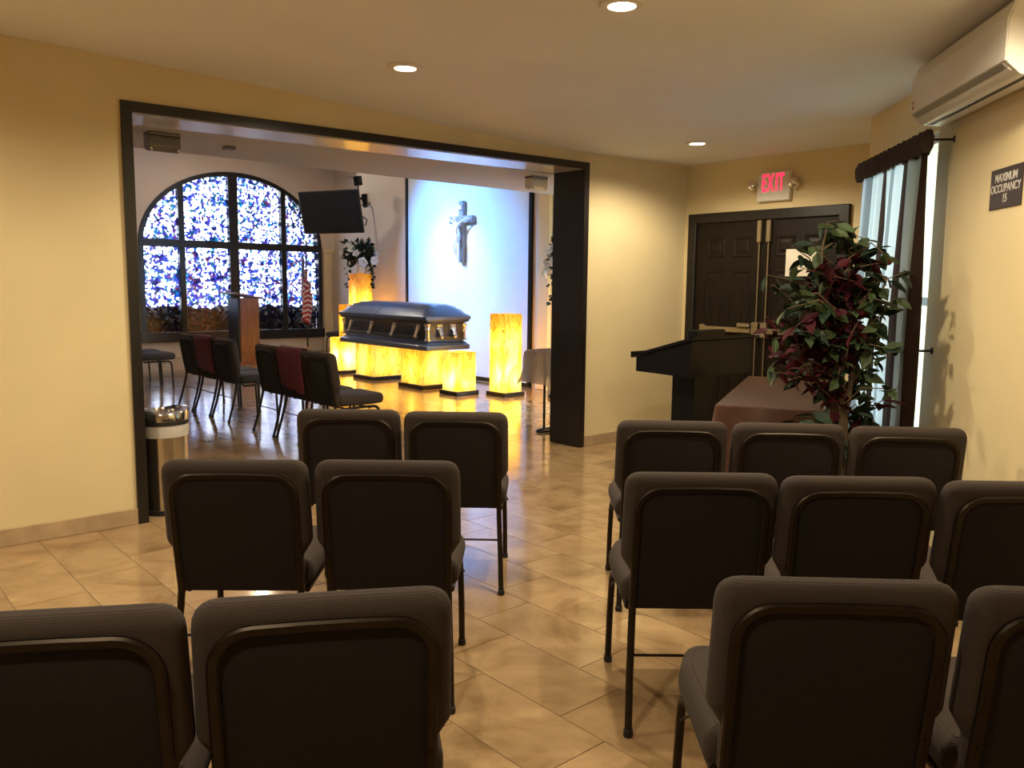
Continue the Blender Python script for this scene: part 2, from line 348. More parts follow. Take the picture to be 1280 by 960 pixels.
def offset_poly(poly, d):
    N = len(poly); out = []
    A = sum(poly[i][0]*poly[(i+1) % N][1]-poly[(i+1) % N][0]*poly[i][1] for i in range(N)); sg = 1 if A > 0 else -1
    for i in range(N):
        a = Vector(poly[i-1]); b = Vector(poly[(i+1) % N]); t = (b-a).normalized(); out.append((poly[i][0]-sg*t.y*d, poly[i][1]+sg*t.x*d))
    return out
def slab(mb, poly, thick, r, fn, seg=4):
    # cushion: outline poly in (u, v), rounded rim, w from 0 to thick
    L = []; w0 = thick
    for k in range(seg+1): a = math.pi/2*k/seg; L.append((r*(1-math.sin(a)), r*(1-math.cos(a))))
    loops = [(o, w) for o, w in L]+[(o, thick-w) for o, w in reversed(L)]
    n = len(poly); V = []; Fc = []
    for o, wv in loops: V += [fn(u, v, wv) for u, v in offset_poly(poly, o)]
    for i in range(len(loops)-1):
        for k in range(n): Fc.append((i*n+k, i*n+(k+1) % n, (i+1)*n+(k+1) % n, (i+1)*n+k))
    Fc += [tuple(range(n))[::-1], tuple((len(loops)-1)*n+k for k in range(n))]
    return mb.add(V, Fc)

# ================================================================== THE SETTING
SC = 5.28   # s of the wall with the double door
WT = .36    # thickness of the wall with the opening
OPW = 3.863 # width of the opening, outer edges of its frame
def hz(s): return 2.475+.0135*s   # top of the casing, slightly out of level
def ceil_z(s):
    k = [(-4, 2.725), (-.6, 2.72), (1.0, 2.685), (2.4, 2.635), (3.4, 2.608), (4.2, 2.618), (5.3, 2.645), (6, 2.65)]
    for (a, za), (b, zb) in zip(k, k[1:]):
        if s <= b: return za+(zb-za)*max(0, (s-a)/(b-a))
    return k[-1][1]
# floor: grout bed with running-bond tiles
floor = struct(MB().box(-7.6, 8.2, -9.5, 11.5, -.15, -.0025).build('floor', 'grout', None, BLD), 'polished beige marble tile floor')
TWd, TLn, GAP = .302, .612, .0035
tile_me = bpy.data.meshes.new('tile')
_tb = MB(); _x, _y = TWd/2-GAP/2, TLn/2-GAP/2
_tb.add([(-_x, -_y, -.009), (_x, -_y, -.009), (_x, _y, -.009), (-_x, _y, -.009), (-_x, -_y, 0), (_x, -_y, 0), (_x, _y, 0), (-_x, _y, 0)],
        [(0, 1, 5, 4), (1, 2, 6, 5), (2, 3, 7, 6), (3, 0, 4, 7), (4, 5, 6, 7)])
tile_me.from_pydata(_tb.v, [], _tb.f); tile_me.materials.append(MATS['tile'])
spots = []
i0 = int((-7.5-.07)/TWd)
for i in range(i0, int(8.0/TWd)):
    s0 = .07+i*TWd+TWd/2; off = .223+(i % 3)*TLn/3
    for j in range(-16, 19):
        t0 = off+j*TLn-TLn/2
        if t0 < -9.2 or t0 > 11.2: continue
        q = [project(W(s0+a*_x, t0+b*_y)) for a, b in ((-1, -1), (1, -1), (1, 1), (-1, 1))]; area = 0
        if all(q):
            cx = sum(p[0] for p in q)/4; cy = sum(p[1] for p in q)/4
            if -40 < cx < 1320 and -40 < cy < 1000 and not (t0 > WT and (cx < 170 or cx > 700)):
                area = abs(sum(q[k][0]*q[(k+1) % 4][1]-q[(k+1) % 4][0]*q[k][1] for k in range(4)))/2
        spots.append((area, s0, t0))
spots.sort(reverse=True)
for a, s0, t0 in spots[:300]:
    new_obj('tile', tile_me, floor, Matrix.Translation((s0, t0, 0)))
rest = MB()
for a, s0, t0 in spots[300:]: rest.add(_tb.v, _tb.f, Matrix.Translation((s0, t0, 0)))
rt = rest.build('tile_field', 'tile', floor); rt['kind'] = 'stuff'

# ceiling of the near room
V = []; Fc = []; ns, nt_ = 44, 6
for zz in (0, .15):
    for i in range(ns+1):
        for j in range(nt_+1): s0 = -7.6+13.2*i/ns; V.append((s0, -9.3+9.5*j/nt_, ceil_z(s0)+zz))
for l in (0, 1):
    for i in range(ns):
        for j in range(nt_): a = l*(ns+1)*(nt_+1)+i*(nt_+1)+j; Fc.append((a, a+1, a+nt_+2, a+nt_+1))
struct(mesh('ceiling', V, Fc, 'ceiling_paint', None, BLD, True), 'off-white plaster ceiling with recessed lamps')

sz = lambda t0: (lambda u, v, w_: (u, w_, v))
def wall_st(name, polys, t0, t1, m, label):
    mb = MB()
    for p in polys: mb.prism(p, t0, t1, lambda u, v, w_: (u, w_, v))
    return struct(mb.build(name, m, None, BLD), label)
HB = lambda s: hz(s)-.02
wall_st('wall_left', [[(-4.0, 0), (.02, 0), (.02, HB(.02)), (.02, 2.85), (-4.0, 2.85)], [(OPW-.02, 0), (SC+.2, 0), (SC+.2, 2.85), (OPW-.02, 2.85)], [(.02, HB(.02)), (OPW-.02, HB(OPW)), (OPW-.02, 2.85), (.02, 2.85)]], 0, WT, 'paint_yellow', 'cream yellow wall with the wide dark-framed opening')
# wall with the double door, return, right wall, back walls
struct(MB().box(SC, SC+.2, -4.0, WT, 0, 2.85).build('wall_far', 'paint_yellow', None, BLD), 'yellow end wall with the dark double door')
struct(MB().box(0.0, .18, .18, 1.8, 0, 2.85).build('wall_return', 'paint_yellow', None, RW))
WA0, WA1, WZ0, WZ1 = .34, 1.25, .60, 2.31
struct(MB().box(0, WA0, 0, .18, 0, 2.85).box(WA1, 8.3, 0, .18, 0, 2.85).box(WA0, WA1, 0, .18, 0, WZ0).box(WA0, WA1, 0, .18, WZ1, 2.85).build('wall_right', 'paint_yellow', None, RW), 'yellow side wall with the curtained window')
struct(MB().box(-5.4, 1.7, -2.55, -2.35, 0, 2.85).build('wall_back', 'paint_yellow'))
struct(MB().box(-5.0, -4.8, -2.4, 3.0, 0, 2.85).build('wall_side', 'paint_yellow'))
# baseboards of tile
struct(MB().bbox(-3.9, .005, -.014, 0, 0, .098, .003, 1).build('baseboard_left', 'baseboard_tile', None, BLD), 'beige tile baseboard left of the opening')
struct(MB().bbox(OPW-.005, SC, -.014, 0, 0, .098, .003, 1).build('baseboard_far', 'baseboard_tile', None, BLD), 'beige tile baseboard between opening and double door')
struct(MB().bbox(0, 8.2, -.014, 0, 0, .098, .003, 1).build('baseboard_right', 'baseboard_tile', None, RW))
# dark frame of the opening
fr = struct(MB().prism([(0, 0), (.06, 0), (.06, hz(.06)-.06), (0, hz(0)-.06)], -.018, 0, lambda u, v, w_: (u, w_, v)).build('trim_1', 'dark_wood', None, BLD), 'dark brown wooden frame of the wide opening')
TT = .058
CAS = MB()
CAS.prism([(0, hz(0)-TT), (OPW, hz(OPW)-TT), (OPW, hz(OPW)), (0, hz(0))], -.0185, .0, lambda u, v, w_: (u, w_, v)); CAS.build('head_casing', 'dark_wood', fr)
MB().box(OPW-.06, OPW, -.018, 0, 0, hz(OPW)-TT).build('side_casing', 'dark_wood', fr)
MB().box(.02, .06, .0, WT+.01, 0, hz(0)-TT).build('side_lining', 'dark_wood', fr)
MB().box(OPW-.06, OPW-.02, .0, WT+.01, 0, hz(OPW)-TT).build('side_lining', 'dark_wood', fr)
MB().prism([(.06, hz(0)-TT-.004), (OPW-.06, hz(OPW)-TT-.004), (OPW-.06, hz(OPW)-.022), (.06, hz(0)-.022)], .02, WT+.01, lambda u, v, w_: (u, w_, v)).build('head_lining', 'gloss_paint', fr)

# chapel shell
AW = 6.48     # altar wall
TW_ = 11.13   # window wall
CH = 4.35
struct(MB().box(-1.4, 8, 1.5, TW_+.3, CH, CH+.15).build('ceiling_chapel', 'ceiling_paint', None, BLD), 'high chapel ceiling')
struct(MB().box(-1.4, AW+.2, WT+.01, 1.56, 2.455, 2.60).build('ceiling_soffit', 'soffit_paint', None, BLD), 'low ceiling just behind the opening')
struct(MB().box(-1.4, AW+.2, 1.44, 1.56, 2.6, CH+.1).build('wall_fascia', 'paint_cream', None, BLD))
struct(MB().box(-1.5, -1.3, WT, TW_+.3, 0, CH+.1).build('wall_chapel_side', 'paint_cream', None, BLD))
struct(MB().box(AW, AW+.2, WT, 8.30, 0, CH+.1).box(AW+.2, 7.8, 8.1, 8.3, 0, CH+.1).build('wall_altar', 'paint_cream', None, BLD), 'pale wall behind the casket')
struct(MB().box(7.6, 7.8, 8.3, TW_+.3, 0, CH+.1).build('wall_chapel_corner', 'paint_cream', None, BLD))
# window wall with the arched opening
XL, XR, ZB, ZS, ZT = 3.50, 7.27, .36, 2.19, 3.63
XC = (XL+XR)/2
def arch(k, n, d=0):
    a = math.pi*(1-k/n); return XC+((XR-XL)/2-d)*math.cos(a), ZS+(ZT-ZS-d)*math.sin(a)
NA = 32; mb = MB()
TOP = CH+.1; t0, t1 = TW_, TW_+.28
mb.box(-1.4, XL, t0, t1, 0, TOP).box(XR, 7.8, t0, t1, 0, TOP).box(XL, XR, t0, t1, 0, ZB)
for k in range(NA):
    (x0, z0), (x1, z1) = arch(k, NA), arch(k+1, NA)
    mb.prism([(x0, z0), (x1, z1), (x1, TOP), (x0, TOP)], t0, t1, lambda u, v, w_: (u, w_, v))
struct(mb.build('wall_window', 'paint_cream', None, BLD), 'cream wall around the arched stained-glass window')
# stained glass window: frame, mullions, panes
win = struct(MB().prism([arch(k, NA) for k in range(NA+1)]+[arch(k, NA, .085) for k in range(NA, -1, -1)], t0-.03, t0+.09, lambda u, v, w_: (u, w_, v)).build('window_1', 'dark_wood', None, BLD), 'large arched stained-glass window with dark frame')
MB().box(XL, XL+.085, t0-.03, t0+.09, ZB, ZS).build('side_frame', 'dark_wood', win)
MB().box(XR-.085, XR, t0-.03, t0+.09, ZB, ZS).build('side_frame', 'dark_wood', win)
MB().box(XL-.05, XR+.05, t0-.06, t0+.12, ZB-.06, ZB+.13).build('sill', 'dark_wood', win)
MB().bbox(XL, XR, t0-.035, t0+.10, ZS-.07, ZS+.07, .008, 1).build('transom', 'dark_wood', win)
mul = [(4.30, .055), (5.33, .095), (6.40, .055)]
for xm, hw in mul:
    zt = ZS+(ZT-ZS)*math.sqrt(max(0, 1-((xm-XC)/((XR-XL)/2))**2))
    MB().bbox(xm-hw, xm+hw, t0-.034, t0+.095, ZB+.1, ZS-.06, .008, 1).build('mullion', 'dark_wood', win)
    MB().bbox(xm-hw, xm+hw, t0-.034, t0+.095, ZS+.06, zt-.02, .008, 1).build('mullion', 'dark_wood', win)
edges = [XL+.04]+[m for m, _ in mul]+[XR-.04]
for a, b in zip(edges, edges[1:]):
    MB().box(a, b, t0+.02, t0+.03, ZB+.1, ZS).build('pane', 'stained_glass', win)
    pts = [(a, ZS)]; n = 10
    for k in range(n+1):
        x = a+(b-a)*k/n; q = 1-((x-XC)/((XR-XL)/2-.03))**2; pts.append((x, ZS+(ZT-ZS-.03)*math.sqrt(max(0, q))))
    pts.append((b, ZS))
    MB().prism(pts[::-1], t0+.02, t0+.03, lambda u, v, w_: (u, w_, v)).build('pane', 'stained_glass', win)
# pilaster right of the window
pil = struct(MB().bbox(7.30, 7.50, t0-.07, t0, 0, 2.12, .01, 1).bbox(7.27, 7.53, t0-.10, t0, 2.12, 2.20, .01, 1).bbox(7.27, 7.53, t0-.09, t0, 0, .2, .01, 1).build('trim_2', 'paint_yellow', None, BLD), 'slim yellow pilaster right of the stained-glass window')
struct(MB().bbox(AW-.07, AW, 3.14, 3.36, 0, 3.6, .01, 1).build('trim_3', 'paint_yellow', None, BLD), 'yellow pilaster right of the altar panel')
# outdoors beyond the stained glass
tag(MB().box(-2, 11, t1, t1+6, -.3, -.02).build('pavement', 'concrete', None, BLD), 'concrete ground outside the stained-glass window', 'pavement')
bm = bmesh.new(); bmesh.ops.create_grid(bm, x_segments=60, y_segments=10, size=1)
hv = []; hf = []
random.seed(3)
for j in range(6):
    for i in range(61):
        a = math.pi*j/5; z = .98*math.sin(a)**.6 + (random.uniform(-.07, .07) if 0 < j < 5 else 0); hv.append((1+i*.14, t1+.55-.32*math.cos(a)+random.uniform(-.04, .04), max(-.02, z)-.02))
for j in range(5):
    for i in range(60): a = j*61+i; hf.append((a, a+1, a+62, a+61))
bm.free()
tag(mesh('clipped_hedge', hv, hf, 'hedge', None, BLD), 'dark hedge seen through the bottom of the stained glass', 'hedge')

ot = empty('garden_tree', st(8.25, 13.1, -.012), 'dark tree outside the right side of the stained glass', 'tree')
MB().tube([(0, 0, 0), (.03, 0, 1.2), (-.05, 0, 2.2), (-.1, .05, 3.2)], [.09, .08, .06, .02], 8).build('trunk', 'bark', ot, None, True)
rt_ = random.Random(4); tm = MB()
for k in range(700):
    v = Vector((rt_.gauss(0, .26)-.15, rt_.gauss(0, .3), 3.25+rt_.gauss(0, .34))); d = Vector((rt_.uniform(-1, 1), rt_.uniform(-1, 1), rt_.uniform(-1, .4))).normalized(); x = d.orthogonal().normalized()
    tm.add([v, v+d*.06+x*.035, v+d*.13, v+d*.06-x*.035], [(0, 1, 2), (0, 2, 3)])
tm.build('foliage', 'hedge', ot)

# window in the right wall
wr = struct(MB().box(WA0, WA0+.05, .03, .12, WZ0, WZ1).box(WA1-.05, WA1, .03, .12, WZ0, WZ1).box(WA0+.05, WA1-.05, .03, .12, WZ0, WZ0+.05).box(WA0+.05, WA1-.05, .03, .12, WZ1-.05, WZ1).build('window_2', 'trim_white', None, RW), 'window behind the striped curtain')
MB().box(WA0+.05, WA1-.05, .06, .10, 1.36, 1.41).build('meeting_rail', 'trim_white', wr)
for z0, z1 in ((WZ0+.05, 1.36), (1.41, WZ1-.05)): MB().box(WA0+.05, WA1-.05, .07, .076, z0, z1).build('pane', 'window_glass', wr)

# double door
d1 = struct(MB().bbox(SC-.035, SC, -.15, -.055, 0, 2.165, .006, 1).bbox(SC-.035, SC, -1.705, -1.61, 0, 2.165, .006, 1).bbox(SC-.036, SC, -1.705, -.055, 2.075, 2.167, .006, 1).build('door_1', 'dark_wood', None, BLD), 'dark brown six-panel double door with push bars')
def leaf(tl, tr):
    lf = MB().box(SC-.012, SC, tr+.003, tl-.003, .012, 2.075).build('door_leaf', 'door_wood', d1)
    w_ = (tl-tr); sw = .12*w_/.73
    cols = [(tl-sw, tl-w_/2+.045), (tl-w_/2-.045, tr+sw)]
    for (za, zb) in ((1.74, 1.93), (.98, 1.62), (.22, .84)):
        for (ta, tb) in cols:
            # raised panel in a moulded recess
            x0 = SC-.012
            V = []
            for x, d in ((x0-.001, 0), (x0-.009, .012), (x0-.002, .028), (x0-.002, .04), (x0-.010, .065)):
                V += [(x, ta-d, za+d), (x, tb+d, za+d), (x, tb+d, zb-d), (x, ta-d, zb-d)]
            Fq = [(i*4+k, i*4+(k+1) % 4, (i+1)*4+(k+1) % 4, (i+1)*4+k) for i in range(4) for k in range(4)]+[(16, 17, 18, 19)]
            mesh('door_panel', V, Fq, 'door_wood', lf)
    return lf
l1 = leaf(-.15, -.90); l2 = leaf(-.90, -1.61)
def hardware(lf, trod, t_in, t_out):
    x = SC-.012
    MB().bbox(x-.05, x, trod-.022, trod+.022, 1.87, 2.07, .006, 1).build('latch_case', 'brass_grey', lf)
    MB().tube([(x-.03, trod, .1), (x-.03, trod, 1.9)], .007, 8).build('vertical_rod', 'brass_grey', lf)
    MB().bbox(x-.065, x, trod-.035, trod+.035, 1.0, 1.14, .008, 1).build('bar_end', 'brass_grey', lf)
    MB().bbox(x-.075, x-.03, min(t_in, t_out), max(t_in, t_out), 1.035, 1.085, .008, 1).bbox(x-.04, x, t_out-.03, t_out+.03, 1.02, 1.10, .006, 1).build('push_bar', 'brass_grey', lf)
    MB().bbox(x-.04, x, trod-.02, trod+.02, .06, .16, .005, 1).build('latch_case', 'brass_grey', lf)
hardware(l1, -.868, -.83, -.27); hardware(l2, -.962, -1.0, -1.52)
MB().bbox(SC-.11, SC-.06, -.83, -.70, 1.09, 1.13, .008, 1).build('bar_latch', 'brass_grey', l1)

# ================================================================== CHAIRS
def back_fn(dy):
    # u across, v height, w backwards from the sitting side; the back leans
    def fn(u, v, w_):
        q = (v-.40)/.46; bul = .010*math.sin(max(0, min(1, q))*math.pi)
        return (u, -.165-.075*q-bul*.5-(w_+dy), v)
    return fn
def make_chair():
    ch = empty('banquet_chair', Matrix.Identity(4))
    # seat
    sp = rounded([(-.238, -.21), (.238, -.21), (.243, .12), (.205, .255), (-.205, .255), (-.243, .12)], [.03, .03, .10, .06, .06, .10])
    mb = MB(); slab(mb, sp, .085, .034, lambda u, v, w_: (u, v, .395+w_+.012*math.cos(u*5)*(1 if w_ > .05 else 0)-.03*max(0, v-.15)*(1 if w_ > .05 else 0)), 4)
    mb.build('seat', 'chair_fabric', ch, None, True)
    bp = rounded([(-.212, .40), (.212, .40), (.212, .515), (.248, .575), (.245, .862), (-.245, .862), (-.248, .575), (-.212, .515)], [.01, .01, .03, .04, .055, .055, .04, .03], 5)
    mb = MB(); slab(mb, bp, .078, .036, back_fn(0), 5); mb.build('backrest', 'chair_fabric', ch, None, True)
    pp = rounded([(-.197, .392), (.197, .392), (.197, .806), (-.197, .806)], [.008, .008, .05, .05], 5)
    mb = MB(); slab(mb, pp, .012, .004, back_fn(.070), 2); mb.build('back_panel', 'chair_back_fabric', ch, None, True)
    U = [(-.205, .385)]+[(-.205, .385+.345*k/5) for k in range(1, 6)]
    for k in range(1, 7): a = math.pi/2*k/6; U.append((-.205+.075*(1-math.cos(a)), .735+.075*math.sin(a)))
    U += [(-.04, .812), (.04, .812)]; U += [(-x, z) for x, z in U[::-1][2:]]
    f = back_fn(.082)
    V = []; Fc = []
    n = len(U)
    for i, (x, z) in enumerate(U):
        a = Vector(U[max(0, i-1)]); b = Vector(U[min(n-1, i+1)]); t = (b-a).normalized(); nn = Vector((-t.y, t.x))
        for du, dw in ((-.012, -.008), (-.012, .002), (-.007, .007), (.007, .007), (.012, .002), (.012, -.008)): V.append(f(x+nn.x*du, z+nn.y*du, dw))
    for i in range(n-1):
        for k in range(6): Fc.append((i*6+k, i*6+(k+1) % 6, (i+1)*6+(k+1) % 6, (i+1)*6+k))
    Fc += [tuple(range(6)), tuple((n-1)*6+k for k in range(6))]
    bf = mesh('back_frame', V, Fc, 'bronze_metal', ch, None, True)
    for sx in (-1, 1):
        p = f(sx*.205, .515, .008); MB().lathe([(.004, 0), (.0035, .002), (.001, .003)], 8, Matrix.Translation(p) @ Matrix.Rotation(R(90), 4, 'X')).build('screw', 'black_metal', bf)
    y0 = f(0, .39, 0)[1]
    for sx in (-1, 1):
        lg = MB().tube([(sx*.205, y0, .40), (sx*.207, y0-.008, .34), (sx*.215, y0-.048, .18), (sx*.222, y0-.098, .012)], .0125, 10).build('leg', 'bronze_metal', ch, None, True)
        MB().lathe([(.015, 0), (.016, .004), (.0155, .022), (.012, .024)], 12, at(sx*.222, y0-.098, 0)).build('foot_cap', 'rubber', lg)
        pts = [(sx*.208, -.17, .372), (sx*.212, .05, .378), (sx*.216, .13, .376)]
        for k in range(1, 6): a = math.pi/2*k/5; pts.append((sx*(.216+.004*k/5), .13+.055*math.sin(a), .376-.055*(1-math.cos(a))))
        pts += [(sx*.224, .192, .18), (sx*.226, .198, .012)]
        lg = MB().tube(pts, .0125, 10).build('leg', 'bronze_metal', ch, None, True)
        MB().lathe([(.015, 0), (.016, .004), (.0155, .022), (.012, .024)], 12, at(sx*.226, .198, 0)).build('foot_cap', 'rubber', lg)
    MB().tube([(-.21, y0-.030, .245), (.21, y0-.030, .245)], .005, 8).build('stretcher', 'bronze_metal', ch, None, True)
    MB().tube([(-.21, .10, .366), (.21, .10, .366)], .009, 8).tube([(-.21, -.12, .366), (.21, -.12, .366)], .009, 8).build('seat_rail', 'bronze_metal', ch, None, True)
    for sx in (-1, 1):
        MB().tube([(sx*.222, .06, .372), (sx*.236, .06, .368), (sx*.242, .075, .352), (sx*.238, .09, .345), (sx*.224, .09, .352)], .003, 6).build('ganging_hook', 'bronze_metal', ch)
    return ch
BACK = .30     # back top stands this far behind the chair's origin
def chair_mx(x, y, rz):
    # x, y of the middle of the back's top edge
    v = Matrix.Rotation(rz, 3, 'Z') @ Vector((0, BACK, 0)); return at(x+v.x, y+v.y, 0, rz)
chair0 = make_chair()
GR, GL = 'chairs in the rows right of the aisle', 'chairs in the rows left of the aisle'
near = [(.716, 3.60, -2, 'dark brown padded chair at the aisle end of the far row, right of the aisle', GR),
        (1.224, 3.565, -3, 'dark brown padded chair in the middle of the far row, right of the aisle', GR),
        (1.722, 3.50, -4, 'dark brown padded chair at the wall end of the far row, beneath the curtain', GR),
        (.612, 2.565, 0, 'dark brown padded chair at the aisle end of the second row, right of the aisle', GR),
        (1.104, 2.535, 0, 'dark brown padded chair in the middle of the second row, right of the aisle', GR),
        (1.598, 2.49, -1, 'dark brown padded chair of the second row, cut off by the right picture edge', GR),
        (.668, 1.602, -2, 'nearest dark brown padded chair right of the aisle, whole back in view', GR),
        (1.170, 1.555, -4, 'nearest dark brown padded chair cut off by the lower right picture corner', GR),
        (-.772, 3.83, 1, 'dark brown padded chair in the far left row, nearer the trash bin', GL),
        (-.262, 3.79, -1, 'dark brown padded chair at the aisle end of the far left row, before the pedestals', GL),
        (-.927, 2.685, 1, 'dark brown padded chair in the second left row, in front of the trash bin', GL),
        (-.418, 2.70, 0, 'dark brown padded chair at the aisle end of the second left row', GL),
        (-.838, 1.395, 10, 'nearest dark brown padded chair cut off by the left picture edge', GL),
        (-.350, 1.495, 11, 'nearest dark brown padded chair left of the aisle, turned slightly', GL)]
first = True
for x, y, a, lab, g in near:
    if first: chair0.matrix_world = chair_mx(x, y, R(a)); tag(chair0, lab, 'chair', g); first = False
    else: copy_thing(chair0, chair_mx(x, y, R(a)), lab, g)
GF = 'chairs in the chapel behind the opening'
def far_chair(s, t, lab, drz=0): # faces +s ; s of the back's top
    copy_thing(chair0, st(s+BACK, t, 0, R(-90+drz)), lab, GF)
for i, (t, lab) in enumerate([(1.35, 'dark padded chapel chair at the near end of the three closest to the opening'), (1.86, 'dark padded chapel chair under the red cloth nearer the camera'), (2.37, 'dark padded chapel chair at the far end of the three closest to the opening'),
                              (3.42, 'dark padded chapel chair at the near end of the middle three by the window'), (3.93, 'dark padded chapel chair under the farther red cloth'), (4.44, 'dark padded chapel chair at the far end of the middle three by the window'),
                              (6.62, 'dark padded chapel chair in the far group, beside the opening frame, seat in view'), (7.14, 'dark padded chapel chair in the far group, mostly hidden by the opening frame')]):
    far_chair(1.93, t, lab)
copy_thing(chair0, st(.26+BACK, 2.72, 0, R(-90)), 'dark padded chapel chair behind the trash bin, only its seat corner in view', GF)
copy_thing(chair0, st(6.95, 9.75, 0, R(90+20)), 'dark padded chair alone in the far corner between flag and pedestals', GF)
# red cloths over chair backs
def red_cloth(t, lab):
    mb = MB(); prof = []
    f = back_fn(0)
    zs = [.56, .62, .70, .78, .83]
    for z in zs: prof.append((f(0, z, -.006)[1], z))
    y1 = f(0, .86, 0)[1]
    prof += [(y1-.008, .862), (y1-.039, .872), (y1-.07, .862)]
    for z in [.83, .78, .70, .62, .54, .50]: prof.append((f(0, z, .092)[1], z))
    V = []; Fc = []; nu = 9; n = len(prof)
    for k in range(nu):
        u = -.225+.45*k/(nu-1)
        for i, (y, z) in enumerate(prof):
            zz = z
            if i >= n-2: zz = z-.05*(k/(nu-1))+.012*math.sin(k*1.7)
            V.append((u, y+.003*math.sin(k*2.1+i*.4), zz))
    for k in range(nu-1):
        for i in range(n-1): a = k*n+i; Fc.append((a, a+1, a+n+1, a+n))
    o = mesh('reserved_cloth', V, Fc, 'red_cloth', None, st(1.93+BACK, t, 0, R(-90)), True)
    sd = o.modifiers.new('thickness', 'SOLIDIFY'); sd.thickness = .005; sd.offset = 1
    tag(o, lab, 'cloth', 'red cloths over the middle chairs')
red_cloth(1.86, 'dark red cloth over the chair back nearer the opening')
red_cloth(3.93, 'dark red cloth over the chair back nearer the window')

# ================================================================== CHAPEL THINGS
# glowing onyx pedestals
GP = 'glowing onyx pedestals'
def pedestal(s0, s1, t0, t1, h, lab, bulbs):
    e = empty('onyx_pedestal', st((s0+s1)/2, (t0+t1)/2, 0), lab, 'pedestal', GP); a, b = (s1-s0)/2, (t1-t0)/2
    MB().bbox(-a, a, -b, b, 0, .055, .006, 1).build('plinth', 'dark_wood', e)
    a -= .035; b -= .035; z0 = .056; th = .018
    def panel(name, x0, x1, y0, y1, za, zb, outer):
        # the outer faces carry the stone, the cut faces inside are clear
        me = bpy.data.meshes.new(name); q = MB().box(x0, x1, y0, y1, za, zb); me.from_pydata(q.v, [], q.f)
        me.materials.append(MATS['onyx']); me.materials.append(MATS['onyx_clear'])
        for i, pl in enumerate(me.polygons): pl.material_index = 0 if i in outer else 1
        return new_obj(name, me, e)
    panel('onyx_panel', -a, -a+th, -b, b, z0, h-th, (5, 2, 4)); panel('onyx_panel', a-th, a, -b, b, z0, h-th, (3, 2, 4))
    panel('onyx_panel', -a+th, a-th, -b, -b+th, z0, h-th, (2,)); panel('onyx_panel', -a+th, a-th, b-th, b, z0, h-th, (4,))
    panel('onyx_top', -a, a, -b, b, h-th, h, (1, 2, 3, 4, 5))
    for z, watts in bulbs:
        ld = bpy.data.lights.new('pedestal_bulb', 'POINT'); ld.energy = watts*PED_W; ld.color = (1.0, .88, .46); ld.shadow_soft_size = .03
        new_obj('bulb_light', ld, e, Matrix.Translation((0, 0, z)))
    return e
pedestal(5.13, 5.50, 6.64, 7.02, .585, 'low glowing onyx pedestal left of the casket', [(.26, 14)])
pedestal(5.10, 5.70, 5.56, 6.16, .565, 'glowing onyx pedestal carrying the far end of the casket', [(.28, 12)])
pedestal(5.06, 5.58, 4.22, 4.83, .565, 'glowing onyx pedestal carrying the near end of the casket', [(.28, 12)])
pedestal(5.03, 5.41, 3.40, 3.79, .57, 'low glowing onyx pedestal in front of the casket end', [(.22, 12)])
pedestal(5.45, 5.81, 2.93, 3.31, 1.085, 'tall glowing onyx pedestal right of the casket, nothing on it', [(.26, 14), (.75, 5)])
pedestal(5.52, 5.81, 7.09, 7.41, 1.105, 'orange onyx pedestal behind the left end of the casket', [(.3, 4), (.80, 4)])
pedestal(5.86, 6.22, 7.29, 7.66, 1.63, 'tallest glowing onyx pedestal behind the casket, under white flowers', [(.4, 9), (1.1, 9)])
pedestal(5.88, 6.25, 2.18, 2.57, 1.46, 'glowing onyx pedestal beside the opening frame, under white flowers', [(.4, 9), (1.0, 8)])

# casket
CS0, CS1, CT0, CT1 = 4.92, 5.68, 3.93, 6.25
ck = empty('casket', st((CS0+CS1)/2, (CT0+CT1)/2, .566), 'closed dark blue metal casket with silver handles on glowing pedestals', 'casket')
a, b = (CS1-CS0)/2, (CT1-CT0)/2
def ring(mb, prof):
    # stack of rounded-rectangle loops; prof of (inset, z)
    n = 0; V = []; Fc = []
    for d, z in prof:
        P = rounded([(-a+d, -b+d), (a-d, -b+d), (a-d, b-d), (-a+d, b-d)], .035, 4); n = len(P); V += [(x, y, z) for x, y in P]
    for i in range(len(prof)-1):
        for k in range(n): Fc.append((i*n+k, i*n+(k+1) % n, (i+1)*n+(k+1) % n, (i+1)*n+k))
    Fc += [tuple(range(n))[::-1], tuple((len(prof)-1)*n+k for k in range(n))]
    return mb.add(V, Fc)
ring(MB(), [(.004, 0), (0, .006), (0, .06), (.012, .072), (.03, .08), (.036, .095), (.055, .105), (.066, .118), (.07, .13)]).build('base_moulding', 'casket_blue', ck, None, True)
ring(MB(), [(.07, .128), (.07, .33), (.06, .345), (.05, .37)]).build('body', 'casket_dark', ck, None, True)
ring(MB(), [(.05, .368), (.028, .375), (.012, .385), (.006, .40), (.006, .415)]).build('rim', 'casket_dark', ck, None, True)
